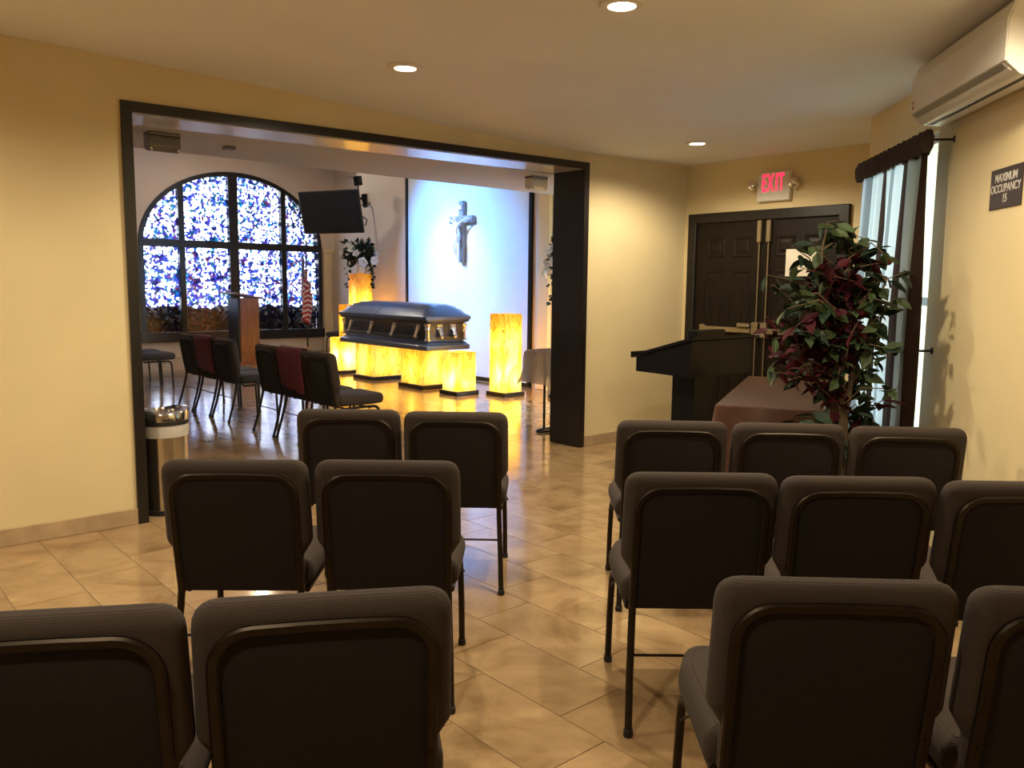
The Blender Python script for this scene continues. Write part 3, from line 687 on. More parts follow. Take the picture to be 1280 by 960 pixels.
# lid in two halves: hipped, crowned
def lid_half(y0, y1, hip):
    # hip: +1 hip at y1 end, -1 hip at y0 end
    prof = [(a-.002, .416), (a, .425), (a, .455), (a-.015, .47), (a-.10, .545), (a-.17, .595), (a-.25, .625), (0, .637)]
    V = []; Fc = []; ys = []
    pr_ = prof+[(-x, z) for x, z in prof[-2::-1]]; n = len(pr_)
    sec = []
    for k in range(len(prof)):
        x, z = prof[k]; d = (a-x)*1.0 if k < 7 else .36
        sec.append((d if hip else 0, z))
    # sections along length: at hip end the height is capped by the hip profile
    dl = [0, .002, .015, .06, .10, .14, .17, .21, .25, .36]
    def cap(d):
        for i in range(len(prof)-1):
            d0, d1 = a-prof[i][0], a-prof[i+1][0] if i+1 < len(prof)-1 else .36
            if d <= d1: return prof[i][1]+(prof[i+1][1]-prof[i][1])*((d-d0)/(d1-d0) if d1 > d0 else 1)
        return prof[-1][1]
    L = [(y1-d if hip > 0 else y0+d, max(cap(d), .455)) for d in dl]; L.append((y0 if hip > 0 else y1, 9))
    for y, zc in L:
        for x, z in pr_: V.append((x, y, min(z, zc)))
    for i in range(len(L)-1):
        for k in range(n-1): Fc.append((i*n+k, i*n+k+1, (i+1)*n+k+1, (i+1)*n+k))
    for i in range(len(L)-1): Fc.append((i*n, (i+1)*n, (i+1)*n+n-1, i*n+n-1))
    Fc += [tuple(range(n)), tuple((len(L)-1)*n+k for k in range(n))]
    return mesh('lid', V, Fc, 'casket_blue', ck, None, True)
lid_half(-b, -.006+.12, -1); lid_half(.006+.12, b, 1)
def lug(x, y, ax):
    # ornate handle arm: plate, curved arm, ball; ax outward direction
    M = Matrix.Translation((x, y, .30)) @ Matrix.Rotation(math.atan2(ax[1], ax[0]), 4, 'Z')
    h_ = MB().bbox(0, .016, -.045, .045, -.02, .05, .005, 1, M).bbox(.004, .03, -.03, .03, -.06, .03, .006, 1, M).tube([M @ Vector(p) for p in ((.012, 0, .02), (.03, 0, -.01), (.045, 0, -.06), (.055, 0, -.105))], [.026, .024, .022, .026], 8)
    return h_.lathe([(.006, -.034), (.026, -.022), (.034, 0), (.026, .022), (.006, .034)], 10, M @ Matrix.Translation((.058, 0, -.115)))
for sx in (-1, 1):
    hs = [-b+.27+i*(2*b-.54)/3 for i in range(4)]
    for y in hs: lug(sx*(a-.07), y, (sx, 0)).build('handle_arm', 'silver', ck, None, True)
    MB().tube([(sx*(a-.07+.058), -b+.20, .185), (sx*(a-.07+.058), b-.20, .185)], .011, 8).build('handle_bar', 'casket_dark', ck, None, True)
for sy in (-1, 1):
    for x in (-.115, .115): lug(x, sy*(b-.07), (0, sy)).build('handle_arm', 'silver', ck, None, True)
    MB().tube([(-.17, sy*(b-.07+.058), .185), (.17, sy*(b-.07+.058), .185)], .010, 8).build('handle_bar', 'casket_dark', ck, None, True)
for sx in (-1, 1):
    for sy in (-1, 1):
        M = at(sx*(a-.068), sy*(b-.068))
        MB().lathe([(.045, .128), (.045, .15), (.034, .16), (.030, .24), (.034, .27), (.042, .28), (.036, .30), (.042, .33), (.048, .34), (.05, .36)], 10, M).build('corner_ornament', 'silver', ck, None, True)

# altar panel with its black frame
ap = empty('altar_panel', st(AW, 5.08, 0), 'tall pale blue wall panel with black edges behind the casket', 'wall panel')
MB().box(-.03, 0, -1.50, 1.52, .06, 3.32).build('panel_board', 'panel_white', ap)
for y0, y1, z0, z1 in ((-1.56, -1.50, 0, 3.38), (1.52, 1.58, 0, 3.38), (-1.50, 1.52, 3.32, 3.38), (-1.50, 1.52, 0, .06)):
    MB().bbox(-.05, 0, y0, y1, z0, z1, .004, 1).build('frame_strip', 'black_wood', ap)
# crucifix
cr = empty('crucifix', st(AW-.03, 5.08, 1.80), 'silver grey crucifix with white figure on the pale blue panel', 'crucifix')
MB().bbox(-.07, 0, -.055, .055, 0, .94, .008, 1).build('upright_beam', 'cross_grey', cr)
MB().bbox(-.072, 0, -.29, -.055, .60, .71, .008, 1).build('cross_beam', 'cross_grey', cr)
MB().bbox(-.072, 0, .055, .29, .60, .71, .008, 1).build('cross_beam', 'cross_grey', cr)
# figure: one continuous body grown from a skeleton
def skin_body(name, pts, edges, m, parent, root=0):
    me = bpy.data.meshes.new(name); me.from_pydata([p[:3] for p in pts], edges, []); me.materials.append(MATS[m])
    o = new_obj(name, me, parent); md = o.modifiers.new('skin', 'SKIN'); sb = o.modifiers.new('sub', 'SUBSURF'); sb.levels = sb.render_levels = 2
    for i, p in enumerate(pts): sv = me.skin_vertices[0].data[i]; sv.radius = (p[3]*.8, p[3]*.8); sv.use_root = (i == root)
    return o
xb = -.15
P_ = [(xb, 0, .38, .036), (xb-.005, 0, .46, .034), (xb, 0, .55, .042), (xb+.005, 0, .61, .022), (xb-.02, .012, .665, .030), (xb-.02, .014, .70, .022),
      (xb+.01, .075, .60, .018), (xb+.02, .15, .64, .014), (xb+.03, .23, .665, .011), (xb+.03, .265, .665, .012),
      (xb+.01, -.075, .60, .018), (xb+.02, -.15, .64, .014), (xb+.03, -.23, .665, .011), (xb+.03, -.265, .665, .012),
      (xb, .028, .34, .026), (xb-.03, .03, .22, .020), (xb+.01, .014, .10, .013), (xb-.01, .012, .055, .012),
      (xb, -.028, .34, .026), (xb-.03, -.026, .22, .020), (xb+.01, -.012, .10, .013), (xb-.01, -.008, .055, .012)]
E_ = [(0, 1), (1, 2), (2, 3), (3, 4), (4, 5), (2, 6), (6, 7), (7, 8), (8, 9), (2, 10), (10, 11), (11, 12), (12, 13), (0, 14), (14, 15), (15, 16), (16, 17), (0, 18), (18, 19), (19, 20), (20, 21)]
skin_body('figure', P_, E_, 'plaster_white', cr)
MB().lathe([(.040, .30), (.046, .34), (.044, .385), (.036, .40)], 12, Matrix.Translation((xb, 0, 0))).build('loincloth', 'plaster_white', cr, None, True)
MB().bbox(-.09, -.06, -.035, .035, .80, .87, .004, 1).build('name_plate', 'plaster_white', cr)

# flower arrangements
def flowers(s, t, z, lab, seed, spread=.31, trail=.4):
    rnd = random.Random(seed); e = empty('flower_arrangement', st(s, t, z), lab, 'flowers', 'white flower arrangements')
    MB().lathe([(.05, 0), (.075, .02), (.085, .08), (.07, .14), (.08, .16)], 16).build('vase', 'vase_white', e, None, True)
    mb = MB()
    def leaf_at(p, d, L, w_):
        d = Vector(d).normalized(); x = d.cross(Vector((rnd.uniform(-1, 1), rnd.uniform(-1, 1), rnd.uniform(-1, 1)))).normalized(); nn = x.cross(d); p = Vector(p)
        mb.add([p, p+d*L*.35+x*w_+nn*.006, p+d*L, p+d*L*.35-x*w_+nn*.006, p+d*L*.4-nn*.006], [(0, 1, 4), (1, 2, 4), (2, 3, 4), (3, 0, 4)])
    for i in range(260):
        a = rnd.uniform(0, 2*math.pi); q = rnd.random()**.5; el = rnd.uniform(-.2, 1.2)
        p = Vector((math.cos(a)*spread*.8*q, math.sin(a)*spread*.8*q, .20+.26*math.sin(el)*1.0+.1*rnd.random()))
        p.x = min(p.x, .22)
        leaf_at(p, (min(0, p.x)+rnd.uniform(-.2, .2), p.y+rnd.uniform(-.2, .2), rnd.uniform(-.3, .5)), rnd.uniform(.09, .15), rnd.uniform(.03, .045))
    for k in range(5):
        a = rnd.uniform(0, 2*math.pi); x, y = min(.15, math.cos(a)*.23), math.sin(a)*.23
        for i in range(9):
            z_ = .15-trail*i/9; leaf_at((x+rnd.uniform(-.03, .03), y+rnd.uniform(-.03, .03), z_), (rnd.uniform(-1, 1), rnd.uniform(-1, 1), -.4), .08, .035)
    mb.build('foliage', 'leaf_dark', e)
    st_ = MB()
    for k in range(12):
        a = rnd.uniform(0, 2*math.pi); st_.tube([(0, 0, .1), (math.cos(a)*spread*.35, math.sin(a)*spread*.35, .3), (math.cos(a)*spread*.7, math.sin(a)*spread*.7, .36)], .004, 5)
    st_.build('stems', 'leaf_green', e)
    bl = MB()
    for ringi, (n_, r_, zz, tilt) in enumerate(((5, .048, 0, .35), (5, .036, .008, .8), (4, .022, .014, 1.2))):
        for k in range(n_):
            a = 2*math.pi*k/n_+ringi*.5; ca, sa = math.cos(a), math.sin(a); up = math.sin(tilt); ou = math.cos(tilt)
            tip = (ca*r_*ou*1.1, sa*r_*ou*1.1, zz+r_*up); 
            w_ = r_*.55; bl.add([(0, 0, zz-.01), (ca*r_*ou*.6-sa*w_, sa*r_*ou*.6+ca*w_, zz+r_*up*.6), tip, (ca*r_*ou*.6+sa*w_, sa*r_*ou*.6-ca*w_, zz+r_*up*.6)], [(0, 1, 2), (0, 2, 3)])
    b0 = None
    for k in range(34):
        a = rnd.uniform(0, 2*math.pi); el = rnd.uniform(-.35, 1.35); rr = spread*rnd.uniform(.85, 1.1)
        d = Vector((math.cos(a)*math.cos(el), math.sin(a)*math.cos(el), math.sin(el))); p = Vector((0, 0, .26))+Vector((min(.2, d.x*rr), d.y*rr, d.z*.28))
        M = Matrix.Translation(p) @ d.to_track_quat('Z', 'Y').to_matrix().to_4x4() @ Matrix.Scale(rnd.uniform(1.3, 1.9), 4)
        if b0 is None: b0 = bl.build('blossom', 'petal', e, M)
        else: new_obj('blossom', b0.data, e, M)
flowers(6.04, 7.475, 1.631, 'white rose arrangement on the tall pedestal behind the casket', 5)
flowers(6.065, 2.375, 1.461, 'white rose arrangement beside the dark opening frame', 11)

# far lectern with microphone
le = empty('lectern', st(4.72, 9.32, 0), 'dark reddish wooden lectern with microphone before the stained glass', 'lectern')
MB().bbox(-.21, .21, -.26, .26, 0, .05, .006, 1).build('base', 'red_wood', le)
MB().bbox(-.20, -.17, -.23, .23, .05, 1.18, .004, 1).build('front_panel', 'black_wood', le)
MB().bbox(-.17, .18, -.24, -.215, .05, 1.18, .004, 1).build('side_panel', 'red_wood', le)
MB().bbox(-.17, .18, .215, .24, .05, 1.18, .004, 1).build('side_panel', 'red_wood', le)
MB().prism([(-.27, 1.255), (.25, 1.165), (.25, 1.19), (-.27, 1.285)], -.30, .36, lambda u, v, w_: (u, w_, v)).build('reading_desk', 'red_wood', le)
mc = MB().tube([(-.1, -.05, 1.25), (-.1, -.05, 1.32), (-.07, -.05, 1.42), (0, -.06, 1.49)], .008, 8).build('microphone', 'black_metal', le, None, True)
MB().lathe([(.006, -.02), (.014, -.01), (.014, .02), (.006, .03)], 10, Matrix.Translation((.01, -.06, 1.50))).build('microphone_head', 'black_plastic', mc, None, True)

# flag on a pole
fg = empty('flag_stand', st(6.74, 10.80, 0), 'striped national flag hanging on a pole before the window', 'flag')
MB().lathe([(.15, 0), (.15, .02), (.10, .05), (.03, .07), (.02, .12)], 20).build('stand_base', 'gold', fg, None, True)
MB().tube([(0, 0, .1), (0, 0, 2.28)], .016, 10).build('pole', 'black_wood', fg, None, True)
MB().lathe([(.008, 0), (.03, .03), (.008, .08), (.012, .09), (.0, .14)], 10, Matrix.Translation((0, 0, 2.28))).build('finial', 'gold', fg, None, True)
nu, nv = 40, 26; V = []; UV = []; Fc = []
for j in range(nv+1):
    for i in range(nu+1):
        u, v = i/nu, j/nv
        # the cloth hangs: fly end droops below the hoist in deep folds
        drop = 1.05*u**.8; x = .02+.20*u*(1-.35*v)+.05*math.sin(u*19+v*1.5)*u; y = -.06*math.sin(u*23+v*2)*(.3+u)-.03*v
        V.append((y*.9-.03, .14-x*1.45, 2.19-.95*v*(1-.3*u)-drop*.9)); UV.append((u, v, 0))
for j in range(nv):
    for i in range(nu): q = j*(nu+1)+i; Fc.append((q, q+1, q+nu+2, q+nu+1))
fo = mesh('flag_cloth', V, Fc, 'flag_cloth', fg, None, True)
at_ = fo.data.attributes.new('flag_uv', 'FLOAT_VECTOR', 'POINT')
for i, q in enumerate(UV): at_.data[i].vector = q

# television on its arm
TVC = Vector((-3.21, 14.6, 2.69)); yaw, tilt = R(26), R(12)
tvm = Matrix.Translation(TVC) @ Matrix.Rotation(-yaw, 4, 'Z') @ Matrix.Rotation(tilt, 4, 'X')
tv = empty('television', tvm, 'black flat television hung high right of the stained glass', 'television')
MB().bbox(-.645, .645, 0, .06, -.37, .37, .012, 2).build('casing', 'black_plastic', tv, None, True)
MB().box(-.615, .615, -.003, .004, -.325, .345).build('screen', 'screen', tv)
MB().bbox(-.25, .25, .06, .10, -.2, .2, .01, 1).build('back_plate', 'black_metal', tv)
p1 = tvm.inverted() @ W(AW, 8.0, 2.95); p0 = Vector((.1, .1, 0)); pm = (p0+p1)/2+Vector((.1, .05, .15))
MB().tube([p0, pm, p1], .025, 8).bbox(-.05, .05, -.05, .05, -.12, .12, .01, 1, Matrix.Translation(p1)).build('mount_arm', 'black_metal', tv)
MB().bbox(-.06, .06, -.04, .06, 0, .16, .01, 1, Matrix.Translation((.60, .10, .42))).tube([(.60, .1, .55), (.45, .12, .57), (.38, .12, .565)], .010, 6).tube([(.6, .08, .30), (.6, .1, .44)], .012, 6).build('camera_bracket', 'black_metal', tv)
MB().tube([(.63, .08, .1), (.70, .14, .06), (.74, .2, .12)], .010, 6).tube([(.64, .06, -.1), (.70, .09, -.16), (.66, .07, -.26)], .012, 6).build('cable', 'rubber', tv)

# fixtures under the low ceiling
def fixture(s, t, lab, L=.24, m='grey_metal'):
    e = empty('ceiling_speaker', st(s, t, 2.455), lab, 'speaker', 'grey boxes under the low ceiling')
    MB().bbox(-L/2, L/2, -.06, .06, -.02, 0, .004, 1).build('mounting_plate', 'grey_metal', e)
    MB().prism(rounded([(-.05, -.02), (-.055, -.095), (0, -.125), (.055, -.095), (.05, -.02)], .015, 3), -L/2, L/2, lambda u, v, w_: (w_, u, v)).build('housing', m, e)
    for x in (-L/2+.015, L/2-.015): MB().lathe([(.004, 0), (.014, .006), (.014, .02), (.006, .028)], 10, Matrix.Translation((x, -.04, -.125))).build('bracket_knob', 'silver', e, None, True)
fixture(.50, .80, 'grey box-shaped speaker under the low ceiling near the left frame', .21)
fixture(3.80, .60, 'pale box-shaped speaker under the low ceiling near the right frame', .19, 'sign_white')
tag(MB().bbox(-.04, .04, -.04, .04, -.025, 0, .008, 1).build('smoke_detector', 'grey_metal', None, st(1.05, 1.0, 2.455)), 'small square detector under the low ceiling behind the opening', 'detector')

# small draped stand beside the right frame
sd = empty('register_stand', st(4.12, .78, 0), 'slim metal stand with loop foot beside the opening frame', 'stand')
lp = []
for k in range(24):
    a_ = 2*math.pi*k/24; lp.append((.26*math.copysign(abs(math.cos(a_))**.5, math.cos(a_))+.18, .065*math.copysign(abs(math.sin(a_))**.7, math.sin(a_)), .014))
MB().tube(lp, .013, 8, True).build('loop_foot', 'black_metal', sd, None, True)
MB().tube([(-.02, .065, .014), (0, 0, .03), (0, 0, .80)], .013, 8).build('pole', 'black_metal', sd, None, True)
MB().tube([(0, 0, .55), (.2, .05, .64), (.35, .1, .66)], .007, 6).build('brace', 'black_metal', sd)
MB().bbox(-.12, .50, -.18, .16, .80, .82, .006, 1).build('top', 'red_wood', sd)
V = []; Fc = []; NX, NY = 28, 26
for j in range(NY+1):
    for i in range(NX+1):
        x, y = -.46+1.3*i/NX, -.52+1.02*j/NY; dx = max(0, -.125-x, x-.505); dy = max(0, -.185-y, y-.165); d = math.hypot(dx, dy)
        cx_, cy_ = min(max(x, -.125), .505), min(max(y, -.185), .165)
        k_ = .14+.06*math.sin(14*(x-y)); V.append((cx_+math.copysign(dx*k_, x) if dx else cx_, cy_+math.copysign(dy*k_, y) if dy else cy_, .823-d*.95))
for j in range(NY):
    for i in range(NX): q = j*(NX+1)+i; Fc.append((q, q+1, q+NX+2, q+NX+1))
oc = mesh('sheer_tablecloth', V, Fc, 'organza', None, sd.matrix_world.copy(), True); tag(oc, 'sheer beige cloth with lace edge draped over the metal stand', 'tablecloth')
bd = MB()
for k in range(12): bd.lathe([(.003, -.009), (.009, 0), (.003, .009)], 6, Matrix.Translation((-.140-.004*k, -.03+.006*math.sin(k), .79-.026*k)))
bd.build('bead_trim', 'gold', oc)

# trash bin
bn = empty('trash_bin', st(.235, .20, 0), 'round stainless steel trash bin with black band inside the opening', 'trash bin')
MB().lathe([(.150, 0), (.150, .03), (.145, .032)], 32).build('base_ring', 'rubber', bn, None, True)
MB().lathe([(.145, .03), (.147, .54), (.147, .545)], 36).build('body', 'steel', bn, None, True)
MB().lathe([(.1485, .49), (.152, .52), (.1505, .55), (.150, .566)], 32).build('bin_liner', 'bag_plastic', bn, None, True)
MB().lathe([(.153, .565), (.153, .59)], 32).build('black_band', 'rubber', bn, None, True)
n = 32; V = []; Fc = []
for r_, z_, tl in ((.152, .59, 0), (.152, .645, .012), (.146, .656, .012), (.115, .660, .012), (.110, .645, .012), (.108, .60, 0)):
    for k in range(n): a_ = 2*math.pi*k/n; V.append((r_*math.cos(a_), r_*math.sin(a_), z_+tl*math.cos(a_*2)))
for i in range(5):
    for k in range(n): Fc.append((i*n+k, i*n+(k+1) % n, (i+1)*n+(k+1) % n, (i+1)*n+k))
MBL = mesh('lid', V, Fc, 'steel', bn, None, True)
MB().lathe([(.109, .59), (.109, .605)], 24).build('opening', 'rubber', bn)

# altar wash lamps on the high chapel ceiling
def wash(s, t, tgt, lab, watts, size, col=(.12, .40, 1.0)):
    e = empty('wash_light', st(s, t, CH), lab, 'spotlight', 'wash lights of the altar panel')
    MB().lathe([(.06, -.03), (.06, 0)], 16).build('mount', 'black_metal', e)
    d = (BLD.inverted().to_3x3() @ (W(*tgt)-W(s, t, CH-.2))).normalized(); q = d.to_track_quat('-Z', 'Y').to_matrix().to_4x4()
    M = Matrix.Translation((0, 0, -.2)) @ q
    MB().lathe([(.05, .16), (.075, .14), (.08, -.05), (.075, -.05)], 16, M).tube([(0, 0, -.02), (0, 0, -.12)], .012, 6).build('can', 'black_metal', e)
    MB().lathe([(.07, -.053), (.07, -.051)], 16, M).build('lens', 'altar_lens', e)
    ld = bpy.data.lights.new('altar_wash', 'SPOT'); ld.energy = watts; ld.color = col; ld.spot_size = R(size); ld.spot_blend = 1.0; ld.shadow_soft_size = .06
    lo = new_obj('lamp_light', ld, e, M @ Matrix.Translation((0, 0, -.08)))
wash(3.7, 6.3, (AW, 5.2, 1.75), 'black wash light on the chapel ceiling left of the crucifix', ALTAR_W, 60)
wash(4.1, 5.6, (AW, 5.25, 1.45), 'black wash light on the chapel ceiling aimed below the crucifix', ALTAR_W*.22, 40, (1.0, .96, .92))

def chapel_fill_lamp(s, t, lab):  # unseen lamps added to brighten and warm the chapel walls
    e = empty('recessed_lamp', st(s, t, CH), lab, 'ceiling lamp', 'added fill lamps of the chapel')
    MB().lathe([(.062, -.012), (.066, -.014), (.095, -.010), (.102, -.003), (.102, .004), (.06, .004)], 32, None, False).build('trim_ring', 'trim_white', e, None, True)
    MB().lathe([(.0, -.010), (.062, -.011), (.062, -.006)], 32).build('lens', 'lamp_lens', e, None, True)
    ld = bpy.data.lights.new('chapel_fill', 'SPOT'); ld.energy = 115; ld.color = (1.0, .84, .62); ld.spot_size = R(178); ld.spot_blend = .45; ld.shadow_soft_size = .06
    new_obj('lamp_light', ld, e, Matrix.Translation((0, 0, -.03)))
chapel_fill_lamp(3.2, 4.6, 'unseen fill lamp added above the middle three chairs'); chapel_fill_lamp(4.6, 8.6, 'unseen fill lamp added above the chapel lectern')

# ================================================================== NEAR ROOM THINGS
# recessed ceiling lamps
def can(x, y, lab, watts=CAN_W):
    v = BLD.inverted() @ Vector((x, y, 0)); z = ceil_z(v.x)
    e = empty('recessed_lamp', at(x, y, z), lab, 'ceiling lamp', 'recessed ceiling lamps')
    MB().lathe([(.062, -.012), (.066, -.014), (.095, -.010), (.102, -.003), (.102, .004), (.06, .004)], 32, None, False).build('trim_ring', 'trim_white', e, None, True)
    MB().lathe([(.0, -.010), (.062, -.011), (.062, -.006)], 32).build('lens', 'lamp_lens', e, None, True)
    ld = bpy.data.lights.new('can_light', 'SPOT'); ld.energy = watts; ld.color = (1.0, .85, .60); ld.spot_size = R(164); ld.spot_blend = .5; ld.shadow_soft_size = .05
    new_obj('lamp_light', ld, e, Matrix.Translation((0, 0, -.03)))
can(-.625, 4.84, 'recessed lamp over the opening, left of the three in view')
can(.46, 3.75, 'largest recessed lamp at the top edge of the picture')
can(1.475, 6.83, 'recessed lamp before the exit sign')
can(-2.55, 2.6, 'recessed lamp out of view near the left wall')
can(1.60, 2.80, 'recessed lamp out of view beside the air conditioner', CAN_W*.8)
can(-.9, .6, 'recessed lamp out of view above the nearest left chairs')

# exit sign
ex = empty('exit_sign', st(SC, -.985, 2.36), 'lit red EXIT sign with two emergency lamps above the double door', 'exit sign')
MB().bbox(-.05, 0, -.165, .165, -.125, .135, .008, 1).build('housing', 'sign_white', ex)
for sy in (-1, 1):
    MB().lathe([(.0, .055), (.022, .050), (.040, .034), (.050, .008), (.052, -.008), (.046, -.012), (.0, -.004)], 18, Matrix.Translation((-.05, sy*.205, .02)) @ Vector((-.55, sy*.8, .25)).to_track_quat('Z', 'Y').to_matrix().to_4x4(), False).build('emergency_lamp', 'silver', ex, None, True)
    MB().tube([(-.025, sy*.16, .03), (-.03, sy*.20, .03)], .014, 8).build('lamp_arm', 'sign_white', ex)
def text(body, size, m, parent, mx, name, depth=.002, sx=1.0, bold=0, space=1.0):
    cu = bpy.data.curves.new(name, 'FONT'); cu.body = body; cu.size = size; cu.align_x = 'CENTER'; cu.align_y = 'CENTER'; cu.extrude = depth; cu.offset = bold; cu.space_line = space
    tmp = bpy.data.objects.new(name, cu); COL.objects.link(tmp); dg = bpy.context.evaluated_depsgraph_get(); me = bpy.data.meshes.new_from_object(tmp.evaluated_get(dg)); bpy.data.objects.remove(tmp)
    me.materials.clear(); me.materials.append(MATS[m]); return new_obj(name, me, parent, mx @ Matrix.Diagonal((sx, 1, 1, 1)))
# text plane: x runs along -t, up z, facing -s
TXT = Matrix(((0, 0, -1, 0), (-1, 0, 0, 0), (0, 1, 0, 0), (0, 0, 0, 1)))
for k, (c, x) in enumerate(zip('EXIT', (-.092, -.028, .034, .080))):
    text(c, .215, 'exit_red', ex, Matrix.Translation((-.0515, 0, .03)) @ TXT @ Matrix.Translation((x, 0, 0)), 'letter', .001, .42 if c != 'I' else .55, .004)

# notice on the right door leaf
tag(MB().box(-.003, 0, -.15, .15, -.12, .12).build('paper_notice', 'paper', None, st(SC-.024, -1.283, 1.683)), 'white paper notice on the right door leaf behind the plant', 'notice')

# black lectern before the double door
nl = empty('lectern', st(4.09, -1.02, 0), 'black wooden lectern with slanted desk before the double door', 'lectern')
MB().bbox(-.26, .26, -.20, .20, 0, .05, .008, 1).build('base', 'black_wood', nl)
MB().bbox(-.13, .13, -.11, .11, .05, .80, .006, 1).build('column', 'black_wood', nl)
MB().prism([(-.27, .76), (.27, .77), (.27, .885), (-.27, 1.04)], -.40, .42, lambda u, v, w_: (w_, u, v)).build('desk_box', 'black_wood', nl)
MB().prism([(-.30, 1.052), (.30, .880), (.30, .905), (-.30, 1.077)], -.43, .45, lambda u, v, w_: (w_, u, v)).build('reading_top', 'black_wood', nl)
MB().bbox(-.43, .45, .285, .31, .88, .93, .005, 1).build('book_ledge', 'black_wood', nl)
MB().bbox(-.36, .02, -.29, -.20, 1.07, 1.125, .006, 1).build('top_shelf', 'black_wood', nl)

# folding table with brown satin cloth
TR = R(-22); TX, TY = 1.217, 4.85; TL, TWW, TH = 1.76, .60, .76
dl = Vector((math.sin(R(22)), math.cos(R(22)), 0)); dw = Vector((math.cos(R(22)), -math.sin(R(22)), 0))
tc_ = Vector((TX, TY, 0))+dl*TL/2+dw*TWW/2
tb = empty('folding_table', at(tc_.x, tc_.y, 0, TR), 'folding table hidden under the brown satin cloth', 'table')
MB().bbox(-TWW/2+.01, TWW/2-.01, -TL/2+.01, TL/2-.01, TH-.035, TH-.004, .006, 1).build('tabletop', 'table_top', tb)
for sx in (-1, 1):
    for sy in (-1, 1): MB().tube([(sx*(TWW/2-.08), sy*(TL/2-.15), 0), (sx*(TWW/2-.08), sy*(TL/2-.15), TH-.035)], .014, 8).build('leg', 'grey_metal', tb)
V = []; Fc = []; per = rounded([(-TWW/2, -TL/2), (TWW/2, -TL/2), (TWW/2, TL/2), (-TWW/2, TL/2)], .02, 4)
# resample the outline so that the skirt can fold
pts = []
for i in range(len(per)):
    p, q = Vector(per[i]), Vector(per[(i+1) % len(per)]); m_n = max(1, int((q-p).length/.05))
    for k in range(m_n): pts.append(p+(q-p)*k/m_n)
n = len(pts); cen = Vector((0, 0)); rows = [(-.0, TH+.002), (.008, TH-.004), (.012, TH-.05), (.03, TH-.25), (.055, TH-.50), (.07, .02)]
for ri, (d, z) in enumerate(rows):
    for i, p in enumerate(pts):
        a_ = Vector(pts[i-1]); b_ = Vector(pts[(i+1) % n]); t_2 = (b_-a_).normalized(); nn = Vector((t_2.y, -t_2.x)); dd = d*(1+.7*math.sin(i*.9)*min(1, ri/3)) if ri > 1 else d
        V.append((p.x+nn.x*dd, p.y+nn.y*dd, z))
for r_ in range(len(rows)-1):
    for i in range(n): Fc.append((r_*n+i, r_*n+(i+1) % n, (r_+1)*n+(i+1) % n, (r_+1)*n+i))
Fc.append(tuple(range(n)))
tag(mesh('tablecloth', V, Fc, 'satin_brown', None, tb.matrix_world.copy(), True), 'shiny brown satin tablecloth draped to the floor behind the chairs', 'tablecloth')

# artificial tree
PX, PY = 1.735, 4.30
tr_ = empty('artificial_tree', at(PX, PY, 0), 'artificial ficus tree with green and burgundy leaves by the curtain', 'plant')
MB().lathe([(.10, 0), (.105, .01), (.14, .24), (.15, .25), (.15, .27), (.138, .27), (.136, .235), (.0, .235)], 24).build('pot', 'pot', tr_, None, True)
MB().lathe([(.133, .236), (.10, .245), (.0, .25)], 20).build('soil', 'soil', tr_)
rnd = random.Random(21)
trunks = [[(-.035, 0, .2), (-.045, .01, .5), (-.03, 0, .8), (-.06, .02, 1.1), (-.12, 0, 1.4), (-.15, -.02, 1.65)], [(.03, .02, .2), (.035, .0, .5), (.02, -.02, .8), (.06, 0, 1.05), (.14, .02, 1.3), (.20, 0, 1.5)], [(0, -.02, .2), (.0, -.03, .6), (-.01, -.02, 1.0), (.0, 0, 1.3), (.02, .02, 1.6)]]
for tk in trunks: MB().tube(tk, [.019, .018, .016, .013, .009, .005][:len(tk)], 8).build('trunk', 'bark', tr_, None, True)
lv = MB(); lv.add([(0, 0, 0), (.021, .028, .005), (.024, .05, .006), (.013, .078, .003), (0, .098, -.006), (-.013, .078, .003), (-.024, .05, .006), (-.021, .028, .005), (0, .03, -.002), (0, .06, -.002)],
                  [(0, 1, 8), (1, 2, 9, 8), (2, 3, 9), (3, 4, 9), (4, 5, 9), (5, 6, 9), (6, 7, 8, 9), (7, 0, 8)])
LM = {}
for nm in ('leaf_green', 'leaf_dark', 'leaf_red'):
    me = bpy.data.meshes.new('leaf'); me.from_pydata(lv.v, [], lv.f); me.materials.append(MATS[nm]); LM[nm] = me
br = MB(); nleaf = 0
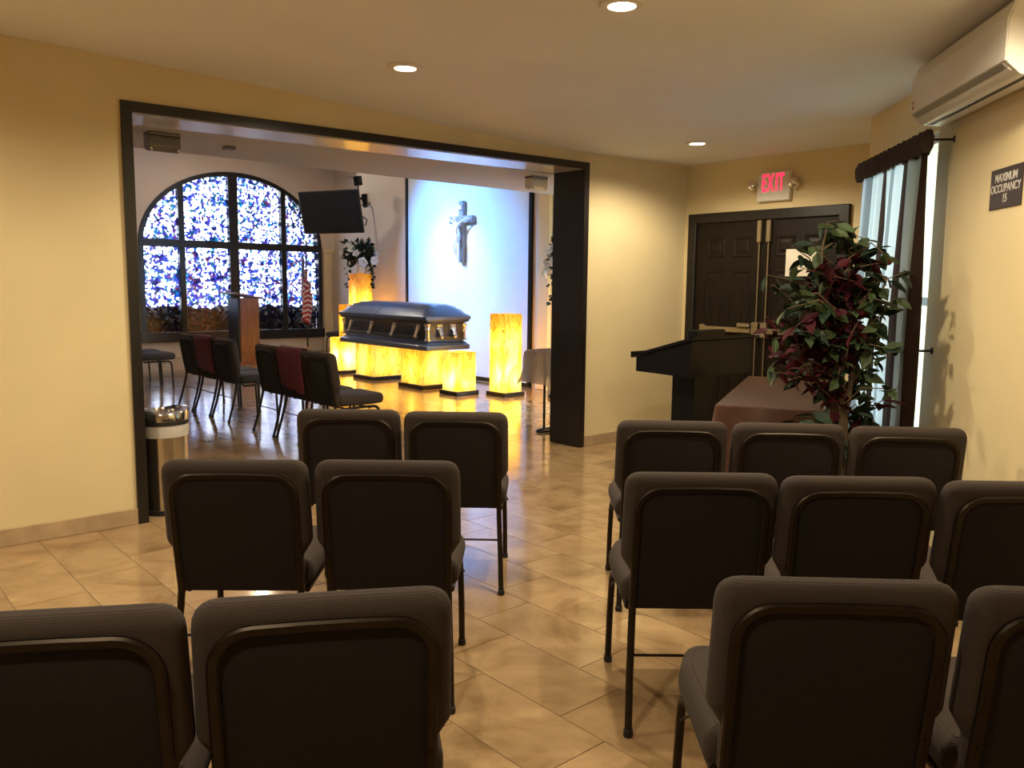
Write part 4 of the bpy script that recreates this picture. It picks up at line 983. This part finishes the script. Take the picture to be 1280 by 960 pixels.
# branches reach to where the crown shows in the photograph: tips in metres (across, depth, height)
tips = []
for k in range(96):
    z = rnd.uniform(1.0, 1.70) if k % 8 else rnd.uniform(.76, 1.0); wmax = .36 if 1.0 < z < 1.6 else .24
    if z < .95: wmax = .22
    tips.append((max(-.36, min(.20, rnd.gauss(-.04, wmax*.62))), rnd.uniform(-.20, .22), z))
tips += [(-.40, -.05, 1.47), (-.34, -.1, 1.42), (-.42, 0, 1.52), (-.16, -.05, 1.78), (-.05, -.02, 1.80), (.18, .05, 1.66), (.20, .0, 1.60), (-.30, -.05, 1.16), (-.28, 0, 1.10), (.18, 0, .88), (.16, 0, .80), (-.18, -.1, .82)]
for (x, y, z) in tips:
    tk = trunks[rnd.randrange(3)]; bz = max(.6, z-rnd.uniform(.1, .35)); base = min(tk, key=lambda p: abs(p[2]-bz)); B = Vector(base); T = Vector((x, y, z))
    midp = (B+T)/2+Vector((rnd.uniform(-.03, .03), rnd.uniform(-.03, .03), .07)); br.tube([B, midp, T], [.006, .004, .002], 5)
    red = (rnd.random() < (.72 if x < .06 and z > 1.0 else .15)) and not (x < -.25 and z > 1.35) and z < 1.72
    for q in range(9):
        f_ = .25+.75*q/8; p = B*(1-f_)**2+midp*2*f_*(1-f_)+T*f_*f_
        d = Vector((rnd.uniform(-1, 1), rnd.uniform(-1, 1), rnd.uniform(-.9, .25))).normalized(); sc_ = rnd.uniform(.8, 1.25)
        if nleaf < 300 or True:
            nm = 'leaf_red' if red else ('leaf_green' if rnd.random() < .45 else 'leaf_dark')
            tips_m = Matrix.Translation(p) @ d.to_track_quat('Y', 'Z').to_matrix().to_4x4() @ Matrix.Rotation(rnd.uniform(-1, 1), 4, 'Y') @ Matrix.Scale(sc_, 4)
            if nleaf < 300: new_obj('leaf', LM[nm], tr_, tips_m)
            else:
                if nleaf == 300: extra = {k: MB() for k in LM}
                extra[nm].add(lv.v, lv.f, tips_m)
            nleaf += 1
for k, mbx in extra.items():
    if mbx.v: o = mbx.build('small_leaves', k, tr_); o['kind'] = 'stuff'
br.build('branches', 'bark', tr_)

# curtain, rod, holdback
cu_ = empty('curtain', RW.copy(), 'brown and silver-blue striped curtain on the side window', 'curtain')
A0, A1 = .30, 1.49; ZR = 2.235
V = []; Fc = []; run = []; NU, NVv = 180, 14
for j in range(NVv+1):
    v = j/NVv; z = ZR-.07-(ZR-.09)*v
    for i in range(NU+1):
        u = i/NU; amp = .016+.022*min(1, v*3); x = A0+(A1-A0)*u+.006*math.sin(u*30+v*4); o_ = -.125+amp*math.sin(u*2*math.pi*11+.6*math.sin(v*3))+.010*math.sin(u*37)
        V.append((x, o_, z)); run.append(u)
for j in range(NVv):
    for i in range(NU): q = j*(NU+1)+i; Fc.append((q, q+1, q+NU+2, q+NU+1))
co = mesh('drape', V, Fc, 'curtain_stripe', cu_, None, True)
ra = co.data.attributes.new('run', 'FLOAT', 'POINT')
for i, q in enumerate(run): ra.data[i].value = q
# gathered header on the rod
V = []; Fc = []
mat('curtain_brown', (.030, .017, .013, 1), .8, var=.2, scale=40)
for j, (z, oo) in enumerate(((ZR-.085, -.120), (ZR-.05, -.110), (ZR, -.113), (ZR+.035, -.125), (ZR+.035, -.147), (ZR, -.165), (ZR-.05, -.167), (ZR-.085, -.160))):
    for i in range(NU+1): u = i/NU; V.append((A0+(A1-A0)*u, oo+.006*math.sin(u*150+j), z+.004*math.sin(u*90)))
for j in range(7):
    for i in range(NU): q = j*(NU+1)+i; Fc.append((q, q+1, q+NU+2, q+NU+1))
Fc += [tuple(j*(NU+1) for j in range(8)), tuple(j*(NU+1)+NU for j in range(8))]
mesh('header', V, Fc, 'curtain_brown', cu_, None, True)
rod = empty('curtain_rod', RW.copy(), 'thin dark rod carrying the striped curtain', 'curtain rod')
MB().tube([(A0-.03, -.138, ZR-.01), (A1-.01, -.138, ZR-.01)], .010, 10).build('rod', 'black_metal', rod, None, True)
for a_ in (A0-.01, A1-.02): MB().tube([(a_, -.138, ZR-.01), (a_, 0, ZR-.01)], .006, 8).bbox(a_-.010, a_+.010, -.006, 0, ZR-.025, ZR+.01, .003, 1).build('bracket', 'black_metal', rod)
hb = empty('curtain_holdback', RW @ Matrix.Translation((1.365, 0, 1.125)), 'dark metal holdback knob beside the curtain', 'holdback')
MB().tube([(0, 0, 0), (0, -.12, -.004), (.0, -.185, -.008)], .007, 8).build('arm', 'black_metal', hb, None, True)
MB().lathe([(.012, -.004), (.020, 0), (.016, .006)], 12, Matrix.Rotation(R(90), 4, 'X')).build('wall_rosette', 'black_metal', hb, None, True)
MB().lathe([(.006, -.02), (.022, -.014), (.028, .0), (.022, .014), (.006, .02)], 14, Matrix.Translation((0, -.195, -.008)) @ Matrix.Rotation(R(90), 4, 'X')).build('knob', 'black_metal', hb, None, True)

# air conditioner
ac = empty('air_conditioner', RW @ Matrix.Translation((1.42, 0, 2.30)), 'white wall-mounted air conditioner beside the curtain', 'air conditioner')
AL = 1.06
body = rounded([(0, .02), (0, .30), (-.17, .30), (-.205, .22), (-.205, .055), (-.15, .005), (-.05, 0)], [.005, .01, .03, .05, .02, .02, .02], 4)
MB().prism(body, 0, AL, lambda u, v, w_: (w_, u, v)).build('body', 'ac_white', ac, None, True)
fp = rounded([(-.16, .301), (-.185, .29), (-.212, .22), (-.212, .06), (-.205, .058), (-.20, .22), (-.175, .285)], .004, 2)
MB().prism(fp, .004, AL-.004, lambda u, v, w_: (w_, u, v)).build('front_cover', 'ac_white', ac, None, True)
MB().prism([(-.208, .053), (-.190, .036), (-.186, .040), (-.204, .057)], .03, AL-.03, lambda u, v, w_: (w_, u, v)).build('shadow_gap', 'ac_grey', ac)
MB().prism([(-.188, .033), (-.128, .0), (-.126, .004), (-.186, .038)], .025, AL-.025, lambda u, v, w_: (w_, u, v)).build('louvre', 'ac_white', ac)
MB().box(.05, AL-.02, -.124, -.108, -.003, .004).build('outlet_slot', 'ac_dark', ac)
MB().box(-.002, .012, -.214, -.2125, .075, .095, Matrix.Translation((.035, 0, 0))).box(-.002, .012, -.214, -.2125, .103, .118, Matrix.Translation((.035, 0, 0))).build('logo', 'logo_red', ac)

# occupancy sign
os_ = empty('occupancy_sign', RW @ Matrix.Translation((2.095, 0, 1.91)), 'dark brown MAXIMUM OCCUPANCY 15 sign on the right wall', 'sign')
MB().bbox(-.152, .152, -.006, 0, -.09, .09, .002, 1).build('plate', 'sign_brown', os_)
TXR = Matrix(((1, 0, 0, 0), (0, 0, -1, 0), (0, 1, 0, 0), (0, 0, 0, 1)))
for body_, z in (('MAXIMUM', .045), ('OCCUPANCY', -.002), ('15', -.048)):
    text(body_, .052, 'letter_white', os_, Matrix.Translation((0, -.0065, z)) @ TXR, 'lettering', .0008, .88, .0005)
